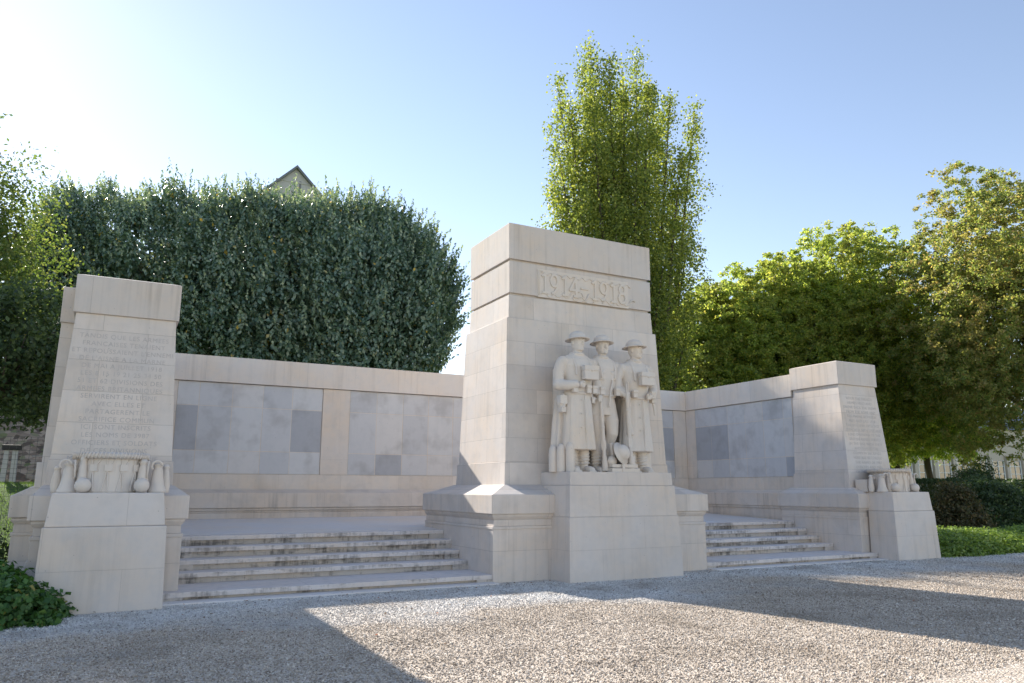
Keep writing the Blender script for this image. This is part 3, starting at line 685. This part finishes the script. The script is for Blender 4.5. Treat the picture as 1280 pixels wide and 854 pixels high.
# ------------------------------------------------------------------ drum trophies
def trophy(xc, mirror, label):
    root = tag(empty('drum_trophy', (xc, 12.15, 1.54)), label, 'carving')
    z = 1.538; y0 = 12.18
    bm = bmesh.new()
    lathe(bm, [(.40, 0), (.41, .02), (.41, .50), (.40, .52), (.02, .52)], (xc-.02, y0, z), n=40); 
    link('drum', bm_mesh(bm), M_fig, root, smooth=False)
    bm = bmesh.new()
    for zz in (.50,):
        pts = [(xc-.02+.43*math.cos(a), y0+.43*math.sin(a), z+zz) for a in [i*math.pi/24 for i in range(49)]]; tube(bm, pts, .045, 8)
    for k in range(60):
        a = k*math.pi/30; tube(bm, [(xc-.02+.475*math.cos(a), y0+.475*math.sin(a), z+.46), (xc-.02+.475*math.cos(a+.06), y0+.475*math.sin(a+.06), z+.545)], .012, 6)
    link('drum_hoop', bm_mesh(bm), M_fig, root, smooth=True)
    bm = bmesh.new()
    for k in range(14):
        a = math.pi*2*k/14+.1; a2 = a+.17; q = .418
        P = lambda t, h, rr=q: (xc-.02+rr*math.cos(t), y0+rr*math.sin(t), z+h)
        tube(bm, [P(a, .46), P(a+.02, .30), P(a-.10, .02)], .010, 6); tube(bm, [P(a2+.1, .46), P(a+.05, .30), P(a+.08, .02)], .010, 6)
        c = P(a+.07, .335, q); rbox(bm, c, (.03, .10, .09), Matrix.Rotation(a+.07, 4, 'Z'))
    link('drum_cords', bm_mesh(bm), M_fig, root, smooth=False)
    for x, y, h, r in ((-.53, -.22, .42, .085), (.60, -.20, .42, .085), (-.36, -.30, .50, .06), (.40, -.27, .46, .075), (-.68, -.06, .36, .06), (.72, .0, .40, .06)):
        bm = bmesh.new(); flare = 1.55 if r > .08 else 1.0
        lathe(bm, [(r*flare, 0), (r*flare*.97, .03), (r*1.15, .10), (r*.9, .22), (r*.8, h*.72), (r*.62, h*.8), (r*.62, h*.86), (r*.8, h*.9), (r*.5, h)], (xc+x*mirror*.97, y0+y, z), n=18)
        link('shell_case', bm_mesh(bm), M_fig, root, smooth=True)
    for x in (-.33, .38):
        bm = bmesh.new(); lathe(bm, [(.001, -.105), (.05, -.09), (.088, -.05), (.102, 0), (.094, .05), (.06, .085), (.03, .10), (.012, .103)], (xc+x*mirror, y0-.40, z+.10), n=20)
        bmesh.ops.rotate(bm, verts=bm.verts, cent=(xc+x*mirror, y0-.40, z+.10), matrix=Matrix.Rotation(R(80), 3, 'X'))
        link('stone_ball', bm_mesh(bm), M_fig, root, smooth=True)
    for s in (-1, 1):
        bm = bmesh.new(); pts = [(xc+s*.56+.07*math.cos(a), y0-.30, z+.37+.07*math.sin(a)) for a in [i*.55 for i in range(8)]]; tube(bm, pts, .016, 6)
        tube(bm, [(xc+s*.45, y0-.33, z+.44), (xc+s*.44, y0-.33, z+.2)], .012, 6)
        link('strap_loop', bm_mesh(bm), M_fig, root, smooth=True)
    return root
trophy(XL, 1, 'carved stone drum and shell cases on left end pedestal')
tr = trophy(XR, -1, 'carved stone drum, box and shell cases on right end pedestal')
part('stone_box', [(XR-.72, XR-.50, 12.28, 12.6, 1.5395, 1.83), (XR-.725, XR-.495, 12.27, 12.61, 1.70, 1.72)], M_fig, tr, bevel=.006)

# ------------------------------------------------------------------ foliage
def leaf_quads(P, N, D, S, asp=.62):
    """P centre, N normal, D direction of the blade, S length"""
    D = D - N*(N*D).sum(1, keepdims=True); D /= np.linalg.norm(D, axis=1, keepdims=True)+1e-9
    W = np.cross(N, D)
    s = S[:, None]
    v = np.stack([P - D*s*.5, P + W*s*asp*.5 + N*s*.06, P + D*s*.5, P - W*s*asp*.5 + N*s*.06], 1).reshape(-1, 3)
    f = np.arange(len(P)*4).reshape(-1, 4)
    return v, f
def unit(n): 
    d = rng.normal(size=(n, 3)); return d/np.linalg.norm(d, axis=1, keepdims=True)
def crown_pts(n, c, r, e=2.0, lobes=14, amp=.12, depth=.25, zmin=-1, back=1.0, lr=None):
    lr = lr or rng
    d = unit(int(n*1.6))
    if back < 1: d = d[(d[:, 1] < .25) | (rng.random(len(d)) < back)]
    d = d[d[:, 2] > zmin]; d = d[:n]
    L = lr.normal(size=(lobes, 3)); L /= np.linalg.norm(L, axis=1, keepdims=True)
    b = (np.clip(d@L.T, 0, 1)**(10 if lobes < 30 else 45)).max(1)*amp*1.6 - amp*.5
    k = (np.abs(d)**e).sum(1)**(-1/e)
    rad = k*(1+b)*(1-depth*rng.random(len(d))**1.7)
    P = np.array(c) + d*rad[:, None]*np.array(r)
    nn = d/np.array(r); nn /= np.linalg.norm(nn, axis=1, keepdims=True)
    return P, nn
def spray(P, nn, m, cr_, s0, s1, up=.4, out=.5, flatz=.6):
    n = len(P); k = np.repeat(np.arange(n), m)
    off = rng.normal(size=(n*m, 3))*cr_*np.array([1, 1, flatz])
    Q = P[k]+off
    N = unit(n*m) + nn[k]*out + np.array([0, 0, up]); N /= np.linalg.norm(N, axis=1, keepdims=True)
    D = unit(n*m)+nn[k]*.4-np.array([0, 0, .3])
    return Q, N, D, rng.uniform(s0, s1, n*m)
def shoots(P, nn, m, L, s0, s1, rad=.23):
    n = len(P); ax = nn*.55 + np.array([0, 0, .8]) + rng.normal(size=(n, 3))*.22; ax /= np.linalg.norm(ax, axis=1, keepdims=True)
    LL = L*rng.uniform(.5, 1.45, n)
    k = np.repeat(np.arange(n), m); t = np.tile(np.linspace(0, 1, m), n)
    rd = rng.normal(size=(n*m, 3)); rd -= ax[k]*(rd*ax[k]).sum(1, keepdims=True); rd /= np.linalg.norm(rd, axis=1, keepdims=True)
    w = rad*(1.05-t)
    Q = P[k] + ax[k]*(t*LL[k])[:, None] + rd*w[:, None]
    N = rd*.75 + ax[k]*.75 + rng.normal(size=(n*m, 3))*.2; N /= np.linalg.norm(N, axis=1, keepdims=True)
    D = rd*.8 - ax[k]*.55
    return Q, N, D, rng.uniform(s0, s1, n*m)*(1.1-.45*t)
def clusters(P, nn, m, rc, s0, s1):
    n = len(P); k = np.repeat(np.arange(n), m); d = unit(n*m) + nn[k]*.55 + np.array([0, 0, .35]); d /= np.linalg.norm(d, axis=1, keepdims=True)
    R_ = rc*rng.uniform(.6, 1.3, n)
    Q = P[k] + d*(R_[k]*rng.uniform(.2, 1.1, n*m))[:, None]*np.array([1, 1, .8])
    N = d*.25 + unit(n*m)*.9 + np.array([0, 0, .25]); N /= np.linalg.norm(N, axis=1, keepdims=True)
    D = d + unit(n*m)*.5 - np.array([0, 0, .35])
    return Q, N, D, rng.uniform(s0, s1, n*m)
def foliage(name, sets, mat, parent, asp=.62):
    V, F, o = [], [], 0
    for q in sets:
        v, f = leaf_quads(*q, asp=asp); V.append(v); F.append(f+o); o += len(v)
    return link(name, raw_mesh(np.concatenate(V), np.concatenate(F), 4), mat, parent)
def trunk(parent, base, top, r0, limbs, seed):
    rr = random.Random(seed); bm = bmesh.new(); b, t = Vector(base), Vector(top)
    n = 7; pts = [b.lerp(t, i/(n-1)) + Vector((rr.uniform(-.12, .12), rr.uniform(-.12, .12), 0))*(i > 0) for i in range(n)]
    tube(bm, pts, [r0*1.25]+[r0*(1-.8*i/(n-1)) for i in range(1, n)], 10)
    link('trunk', bm_mesh(bm), M_bark, parent, smooth=True)
    bm = bmesh.new()
    for L in limbs:
        s = b.lerp(t, rr.uniform(.35, .8)); e = Vector(L); mid = s.lerp(e, .5)+Vector((0, 0, -.06*(e-s).length))
        tube(bm, [s, mid, e], [r0*.4, r0*.25, r0*.06], 6)
        for q in range(3):
            e2 = e + Vector((rr.uniform(-1, 1), rr.uniform(-1, 1), rr.uniform(-.2, 1)))*(e-s).length*.3; m2 = mid.lerp(e, rr.random()*.8)
            tube(bm, [m2, e2], [r0*.14, r0*.03], 5)
    link('limbs', bm_mesh(bm), M_bark, parent, smooth=True)
def tree(name, label, base, c, r, mat, n, m, crr, s0, s1, group=None, e=2.3, kind='spray', depth=.3, amp=.12, zmin=-.85, back=.55, r0=.25, cat='tree', seed=1):
    root = tag(empty(name, base), label, cat, group)
    lr = np.random.default_rng(seed)
    P, nn = crown_pts(n, c, r, e, 70 if kind == 'shoot' else 16, amp, depth, zmin, back, lr)
    sets = [dict(shoot=shoots, spray=spray, cluster=clusters)[kind](P, nn, m, crr, s0, s1)]
    # sparser inner foliage
    Pi, ni = crown_pts(n//5 if kind != 'cluster' else n, c, tuple(x*.66 for x in r), e, 8, .1, .5, zmin, 1, lr); sets.append(spray(Pi, ni, 14, min(.6, crr*.9), s0*1.4, s1*1.4))
    cr_o = foliage('crown', sets, mat, root)
    if kind == 'shoot':
        cr_o.data.materials.append(L_tip); nf = n*m; mi = np.zeros(len(cr_o.data.polygons), np.int32)
        t = np.tile(np.linspace(0, 1, m), len(P)); lush = np.repeat(rng.random(len(P)) < .45, m)
        mi[:len(t)] = ((t > .62) & lush).astype(np.int32); cr_o.data.polygons.foreach_set('material_index', mi)
    cc = Vector(c); lim = [cc + Vector((math.cos(a)*r[0]*.7, math.sin(a)*r[1]*.7, r[2]*(-.3+.8*((i*37) % 10)/10))) for i, a in enumerate([k*.9 for k in range(8)])]
    trunk(root, base, (c[0], c[1], c[2]+r[2]*.5), r0, lim, seed)
    return root

# clipped silver limes behind the wall (top silhouette from left to right)
spec = [(92, 262, 2.2, 49), (155, 238, 4.6, 48), (250, 236, 4.3, 45), (345, 241, 4.1, 41.5), (430, 244, 4.0, 39), (487, 270, 3.5, 36.5)]
hl = ['broad dark lime tree at the left end of the clipped row behind the wall', 'dark clipped lime tree rising above the left end pylon', 'dark clipped lime tree just left of the pointed roof',
      'dark clipped lime tree under the pointed grey roof', 'dark clipped lime tree just right of the pointed roof', 'dark clipped lime tree nearest the central pylon, right end of the row']
for i, ((px, py, rx, HY), lb) in enumerate(zip(spec, hl)):
    top = at(px, py, HY-1.0); gz = hgt(top[0], HY)
    zc = (top[2]+4.5)/2 + .2; rz = top[2]-.8-zc
    tree('lime_tree', lb, (top[0], HY, gz), (top[0], HY, zc), (rx, 3.6, rz), L_hedge, 1900, 22, 1.25, .19, .30, 'clipped lime trees behind the back wall', e=2.1 if i == 5 else 2.7, kind='shoot', depth=.16, amp=.14, zmin=-.9, back=.35, seed=20+i, r0=.3)

# right-hand row of limes, receding to the left
spec = [(868, 362, 35, 3.3), (915, 342, 34, 3.6), (968, 314, 33, 3.9), (1025, 294, 32, 4.3), (1090, 286, 31, 4.6)]
rl = ['yellow green lime tree showing just right of the poplar, farthest in its row', 'yellow green lime tree second from the poplar in the right row', 'yellow green lime tree third from the poplar in the right row',
      'lime tree above the corner of the return wall and right pylon, sunlit left side', 'tall lime tree directly above the right end pylon']
for i, ((px, py, Y, rx), lb) in enumerate(zip(spec, rl)):
    top = at(px, py, Y); zt = top[2]-.9; zc = (zt+2.7)/2; rz = (zt-2.7)/2
    tree('lime_tree', lb, (top[0], Y, 0), (top[0], Y, zc), (rx, rx, rz), L_lime, 1700, 46, .36, .13, .21, 'lime trees beyond the right end pylon', kind='cluster', e=2.4, depth=.30, amp=.16, zmin=-.9, back=.6, seed=40+i)
c = at(1262, 400, 22.5)
tree('lime_tree', 'large browning lime tree at the right edge overhanging the shrubs', (c[0]+1.4, 22.5, 0), (c[0]+1.0, 22.5, 10.2), (6.3, 5.0, 8.3), L_lime2, 3000, 46, .36, .11, .19, kind='cluster', e=2.2, depth=.32, amp=.2, zmin=-.85, back=.6, seed=51)
c = at(1150, 480, 31)
tree('lime_tree', 'shaded lime tree between the tall one above the right pylon and the right edge tree', (c[0], 31, 0), (c[0], 31, 7.6), (3.6, 3.6, 4.6), L_lime, 500, 85, .55, .13, .25, 'lime trees beyond the right end pylon', kind='cluster', e=2.4, depth=.26, amp=.12, seed=61)

# poplar: upright limbs, each carrying leaf sprays
def poplar():
    Y = 29; b = at(790, 611, Y); base = Vector((b[0], Y, 0))
    root = tag(empty('poplar_tree', base), 'tall upright poplar rising behind the central pylon', 'tree')
    tips = [((735, 52), 0), ((722, 68), 1.2), ((760, 62), -.8), ((798, 60), .3), ((815, 88), -1), ((845, 108), .5), ((880, 125), 0), ((690, 95), .6), ((688, 165), -.4), ((682, 205), .8), ((862, 180), -1), ((872, 270), .6), ((693, 262), 0), ((775, 90), 1.6), ((830, 140), 1.5), ((740, 130), -1.5), ((712, 150), 1.5), ((800, 150), -1.8), ((850, 240), 1.4), ((720, 240), -1.7), ((872, 350), .4), ((700, 330), .3), ((835, 320), -1.8), ((770, 240), -2), ((868, 400), -.5), ((750, 95), .3), ((780, 82), -.6), ((818, 100), .9), ((765, 120), .9), ((705, 120), -.6), ((735, 95), -.9)]
    bmL = bmesh.new(); P, NN = [], []
    for (px, py), dy in tips:
        t = Vector(at(788+(px-790)*.90, py+16, Y+dy)); 
        z0 = max(2.0, t.z*.28 + random.uniform(-1, 1)); s = Vector((base.x, base.y, z0)); mid = s.lerp(t, .35) + Vector(((t.x-base.x)*.28, dy*.3, 0))
        tube(bmL, [s, mid, s.lerp(t, .7)+Vector(((t.x-base.x)*.12, 0, 0)), t], [.16, .10, .055, .012], 6)
        L = (t-s).length; n = int(L*8)
        for i in range(n):
            u = (i+random.random())/n; p = s*(1-u)**2 + mid*2*u*(1-u) + t*u*u
            w = .78*(.3+1.3*math.sin(math.pi*min(1, u*.85+.1)))*(.35 if u > .92 else .85)
            q = p + Vector((random.gauss(0, w*.6), random.gauss(0, w*.6), random.gauss(0, .4)))
            P.append(q); d = q-Vector((base.x, base.y, q.z)); NN.append(d.normalized() if d.length > 0 else Vector((0, 0, 1)))
    P = np.array(P); NN = np.array(NN)
    link('limbs', bm_mesh(bmL), M_bark, root, smooth=True)
    foliage('crown', [spray(P, NN, 52, .23, .10, .17, up=.1, out=.3, flatz=1.3)], L_poplar, root, asp=.8)
    bm = bmesh.new(); tube(bm, [base, base+Vector((0, 0, 8)), base+Vector((0, 0, 18))], [.45, .35, .12], 10); link('trunk', bm_mesh(bm), M_bark, root, smooth=True)
poplar()

# left edge trees
c = at(-45, 330, 26)
tree('birch_tree', 'light feathery birch tree at the left edge of the picture', (c[0]-.6, 26, hgt(c[0], 26)), (c[0]-.1, 26, 8.2), (2.1, 2.3, 3.0), L_birch, 700, 34, .38, .08, .15, e=2, depth=.55, amp=.3, zmin=-.9, back=.8, seed=71, r0=.16)
c = at(-14, 445, 19)
tree('broadleaf_tree', 'dark broadleaf tree below the birch at left edge', (c[0]-.7, 19, 0), (c[0]-.1, 19, c[2]), (1.75, 1.5, 1.5), L_dark, 520, 30, .2, .08, .14, e=2.3, depth=.35, amp=.2, seed=72)

tree('lime_tree', 'unseen lime tree added beyond the left picture edge to shade the gravel', (-9.2, 36, hgt(-9.2, 36)), (-9.2, 36, 12.5), (3.2, 3.2, 7.0), L_hedge, 900, 14, .9, .2, .32, kind='shoot', e=2.6, depth=.15, seed=91, r0=.3)  # out-of-view tree, added so its shadow covers the gravel at lower left
# shrubs
def shrub(name, label, c, r, mat, n, m, cr_, s0, s1, group=None, e=2.2, zmin=-.1, up=.6, depth=.35, amp=.2, cat='shrub', stems=True, asp=.62):
    root = tag(empty(name, (c[0], c[1], c[2])), label, cat, group)
    P, nn = crown_pts(n, c, r, e, 18, amp, depth, zmin, 1)
    P[:, 2] = np.maximum(P[:, 2], c[2]+s0*.5)
    Q = spray(P, nn, m, cr_, s0, s1, up=up, out=.6, flatz=.7)
    Q[0][:, 2] = np.maximum(Q[0][:, 2], c[2]+s0*.3)
    foliage('foliage', [Q], mat, root, asp=asp)
    if stems:
        bm = bmesh.new(); rr = random.Random(int(c[0]*100))
        for k in range(14):
            a = rr.uniform(0, 6.28); q = rr.uniform(.3, .85)
            e_ = Vector((c[0]+math.cos(a)*r[0]*q, c[1]+math.sin(a)*r[1]*q, c[2]+r[2]*rr.uniform(.4, .85)))
            s = Vector((c[0]+math.cos(a)*r[0]*.2, c[1]+math.sin(a)*r[1]*.2, c[2])); tube(bm, [s, s.lerp(e_, .5)+Vector((0, 0, .1)), e_], [.02, .014, .006], 5)
        link('stems', bm_mesh(bm), M_bark, root)
    return root
shrub('low_shrub', 'low leafy green clump against the left pedestal on gravel edge', (-1.36, 11.5, 0), (.86, .72, .58), L_cover, 900, 20, .06, .04, .11, e=2.6, cat='plant', asp=.85)
shrub('low_shrub', 'low leafy clump beyond the left pedestal at the picture edge', (-2.6, 12.7, 0), (1.1, 1.2, .62), L_cover, 500, 16, .06, .07, .13, e=2.6, cat='plant', asp=.85)
shrub('evergreen_shrub', 'dark evergreen shrub beside the outer left plinth', (-2.15, 15.2, 0), (.85, 1.1, 1.15), L_dark, 500, 22, .1, .05, .10)
shrub('evergreen_shrub', 'tall dark shrub in front of the wire fence at the left edge', (-3.1, 17.5, 0), (.9, .8, 1.75), L_dark, 500, 20, .12, .05, .11)
# right
shrub('ground_cover', 'light green ground cover strip at the right gravel edge', (19.9, 13.0, 0), (2.75, 1.45, .48), L_cover2, 2600, 16, .06, .05, .09, e=4, amp=.08, cat='plant', stems=False, asp=.8)
shrub('ground_cover', 'light green ground cover continuing out of the picture on the right', (24.9, 12.6, 0), (2.4, 1.45, .5), L_cover2, 1600, 16, .06, .05, .09, e=4, amp=.08, cat='plant', stems=False, asp=.8)
def rs(px, Y, rx, h, mat, lb, n=800):
    q = at(px, 640, Y); shrub('garden_shrub', lb, (q[0], Y, 0), (rx, rx*.9, h), mat, n, 22, .11, .06, .12)
rs(1196, 15.8, .95, 1.55, L_brown, 'bronze leaved shrub beside the right pedestal', 700)
rs(1243, 16.6, 1.5, 1.95, L_dark, 'big dark green shrub at the right behind the ground cover', 1300)
rs(1290, 16.6, 1.3, 1.9, L_dark, 'dark green shrub cut by the right picture edge', 900)
rs(1225, 19.5, 1.2, 2.5, L_dark, 'grey green shrub top standing behind the big dark one', 800)
q = at(1150, 600, 24)
hd = tag(empty('clipped_hedge', (q[0]+4, 24, 0)), 'low clipped dark hedge behind the right pedestal before the pale building', 'hedge')
n = 9000; P = np.stack([rng.uniform(q[0]-4, q[0]+12, n), 24+rng.choice([-.45, .45], n)*rng.uniform(.6, 1, n), rng.uniform(.05, 2.05, n)], 1)
tp = rng.random(n) < .3; P[tp, 1] = 24+rng.uniform(-.45, .45, tp.sum()); P[tp, 2] = rng.uniform(1.95, 2.1, tp.sum())
foliage('foliage', [spray(P, np.tile([0, -1, .3], (n, 1)), 9, .05, .06, .1)], L_dark, hd)

# left background: fence, bank, steps, post, clipped hedge
lh = tag(empty('clipped_hedge', (-4, 33, 3.9)), 'clipped hedge along the top of the earth bank at the left edge', 'hedge')
n = 7000; hx = rng.uniform(-9, 1, n); P = np.stack([hx, 33.6+rng.uniform(-.6, .6, n), rng.uniform(3.8, 5.0, n)+.15*np.sin(hx*1.3)], 1)
foliage('foliage', [spray(P, np.tile([0, -.6, .8], (n, 1)), 9, .08, .08, .14)], L_dark, lh)
T = NT('dry_bank'); pos = T.n('NewGeometry').outputs['Position']
vo = T.n('TexVoronoi', Scale=5.0); T.l(pos, vo.inputs['Vector']); sc_ = T.n('SeparateColor'); T.l(vo.outputs['Color'], sc_.inputs[0])
cc = T.ramp(sc_.outputs[0], [(0, (.10, .07, .05)), (.4, (.26, .19, .14)), (.8, (.42, .32, .24)), (1, (.16, .18, .07))]); T.l(cc, T.b.inputs['Base Color']); T.b.inputs['Roughness'].default_value = .95
bp = T.n('Bump', Strength=.8, Distance=.05); T.l(vo.outputs['Distance'], bp.inputs['Height']); T.l(bp.outputs[0], T.b.inputs['Normal'])
bm = bmesh.new(); nx = 24
gv = [[bm.verts.new((-10+i*.5, 28.2+j*.5 + .1*math.sin(i*1.7+j), hgt(-10+i*.5, 28.2+j*.5)+.03+.22*min(1, j)+rng.uniform(0, .06))) for j in range(11)] for i in range(nx)]
for i in range(nx-1):
    for j in range(10): bm.faces.new((gv[i][j], gv[i+1][j], gv[i+1][j+1], gv[i][j+1]))
tag(link('bank', bm_mesh(bm), T.m, smooth=True), kind='structure')
gs = tag(empty('garden_steps', (-1.6, 29, 1.8)), 'small stone steps climbing the dry bank at far left', 'steps')
for k in range(6):
    part('step', [(-2.35, -.6, 28.4+k*.42, 28.95+k*.42, 1.6, 2.0+k*.22)], flat('old_step_stone_%d' % k, (.34, .30, .26)), gs, bevel=.02)
gp = tag(empty('stone_post', (-2.75, 27.9, 1.7)), 'small pale stone post with dark cap below the bank at far left', 'post')
part('post_shaft', [((-2.98, -2.83, 27.7, 27.9, 1.5), (-2.93, -2.80, 27.72, 27.88, 2.75)), ((-2.72, -2.55, 27.7, 27.9, 1.5), (-2.72, -2.58, 27.72, 27.88, 2.75))], flat('post_stone', (.5, .48, .46)), gp)
part('post_cap', [(-3.0, -2.5, 27.65, 27.95, 2.75, 2.9)], M_metal, gp)
fn = tag(empty('wire_fence', (-3.5, 19.5, 0)), 'thin wire mesh fence in front of the lawn at the left', 'fence')
bm = bmesh.new(); FY = 19.5
for k in range(46): x = -6.6+k*.125; rbox(bm, (x, FY, 1.35), (.006, .006, 2.7))
for k in range(28): z = .05+k*.098; rbox(bm, (-3.8, FY+.006, z), (5.7, .006, .006))
link('wire_mesh', bm_mesh(bm), M_wire, fn)
for x in (-6.6, -3.75, -.95):
    bm = bmesh.new(); tube(bm, [(x, FY+.04, 0), (x, FY+.04, 2.8)], .03, 8); link('post', bm_mesh(bm), M_wire, fn, smooth=True)

# lawn blades seen past the left pylon
n = 26000; gx = rng.uniform(-8, 0, n); gy = rng.uniform(20, 28.2, n); gzv = np.array([hgt(a, b) for a, b in zip(gx, gy)])
P = np.stack([gx, gy, gzv+.03], 1); N = unit(n); N[:, 2] *= .2; N /= np.linalg.norm(N, axis=1, keepdims=True)
V, F = leaf_quads(P, N, np.tile([0, 0, 1.], (n, 1))+rng.normal(size=(n, 3))*.3, rng.uniform(.05, .1, n), asp=.12)
tag(link('lawn_grass', raw_mesh(V, F, 4), L_grass), 'short sunlit grass of the lawn behind the wire fence', 'grass', kind='stuff')

# fallen leaves on the gravel
n = 1500; px = rng.uniform(-3, 22, n); py = 12.05 - np.abs(rng.normal(0, 1.0, n))**1.6*1.3
k = (py > 4.5) & front_free(np.stack([px, py], 1)); px, py = px[k], py[k]; n = len(px)
P = np.stack([px, py, np.full(n, .03)], 1); N = unit(n)*.35+np.array([0, 0, 1.]); N /= np.linalg.norm(N, axis=1, keepdims=True)
V, F = leaf_quads(P, N, unit(n), rng.uniform(.018, .05, n), asp=.7)
tag(link('fallen_leaves', raw_mesh(V, F, 4), L_dry), 'dry brown fallen leaves scattered over the gravel', 'leaves', kind='stuff')

# ------------------------------------------------------------------ buildings behind
M_grey = flat('grey_gable_stone', (.46, .45, .45), .9); M_slate = flat('slate', (.16, .17, .19), .6); M_dkwin = flat('window_glass', (.10, .12, .14), .08, 0, spec=.8)
def gable():
    Y = 75; a = at(371, 209, Y); l_ = at(300, 263, Y); r_ = at(432, 274, Y); zt = a[2]
    root = tag(empty('gabled_house', (a[0], Y, 0)), 'pointed grey gable with dark roof edges above the clipped trees', 'house')
    zr = min(l_[2], r_[2]); hw = 6.4; s = (zt-zr)/hw*1.0
    bm = bmesh.new(); x = a[0]
    pts = [(x-hw, zt-6.5), (x, zt-.15), (x+hw, zt-6.5), (x+hw, 0), (x-hw, 0)]
    f = [bm.verts.new((p[0], Y, p[1])) for p in pts]; b = [bm.verts.new((p[0], Y+12, p[1])) for p in pts]
    bm.faces.new(f); bm.faces.new(b[::-1])
    for i in range(5): bm.faces.new((f[i], b[i], b[(i+1) % 5], f[(i+1) % 5]))
    link('wall', bm_mesh(bm), M_grey, root)
    bm = bmesh.new()
    for sg in (-1, 1):
        v = [(x, zt+.1), (x+sg*(hw+.4), zt-6.75), (x+sg*(hw+.4), zt-7.05), (x, zt-.2)]
        f = [bm.verts.new((p[0]+.001*sg, Y-.35, p[1])) for p in v]; b = [bm.verts.new((p[0]+.001*sg, Y+12.3, p[1])) for p in v]
        bm.faces.new(f); bm.faces.new(b[::-1])
        for i in range(4): bm.faces.new((f[i], b[i], b[(i+1) % 4], f[(i+1) % 4]))
    link('roof', bm_mesh(bm), M_slate, root)
    part('gable_slit', [(x+.35, x+.55, Y-.03, Y+.1, zt-3.2, zt-1.5)], M_slate, root)
    part('gable_course', [(x-2.0, x+2.0, Y-.06, Y+.1, zt-1.75, zt-1.6)], M_grey, root)
gable()
M_fac = flat('pale_facade', (.55, .48, .40), .9); M_white = flat('white_paint', (.75, .74, .72), .6)
def far_building():
    Y = 48; a = at(1085, 560, Y)[0]; b = at(1290, 560, Y)[0]
    root = tag(empty('far_building', ((a+b)/2, Y, 0)), 'pale stone building with tall white framed windows beyond the right trees', 'building')
    x0, x1 = a-6, b+8
    part('wall', [(x0, x1, Y, Y+9, 0, 8)], M_fac, root)
    part('roof', [((x0-.4, x1+.4, Y-.4, Y+9.4, 8), (x0+2, x1-2, Y+3.5, Y+5.5, 11))], M_slate, root)
    x = x0+.8
    while x < x1-2.5:
        fr = part('window', [(x, x+1.9, Y-.05, Y+.05, .9, 4.6)], M_dkwin, root)
        part('window_frame', [(x-.12, x+.0, Y-.12, Y+.04, .8, 4.7), (x+1.9, x+2.02, Y-.12, Y+.04, .8, 4.7), (x+.9, x+1.0, Y-.10, Y-.04, .9, 4.6)]+[(x, x+1.9, Y-.09, Y-.045, zz, zz+.07) for zz in (1.6, 2.4, 3.2, 4.0)], M_white, fr)
        part('pilaster', [(x+2.25, x+2.75, Y-.25, Y+.1, 0, 5.2)], M_fac, root)
        x += 3.1
far_building()
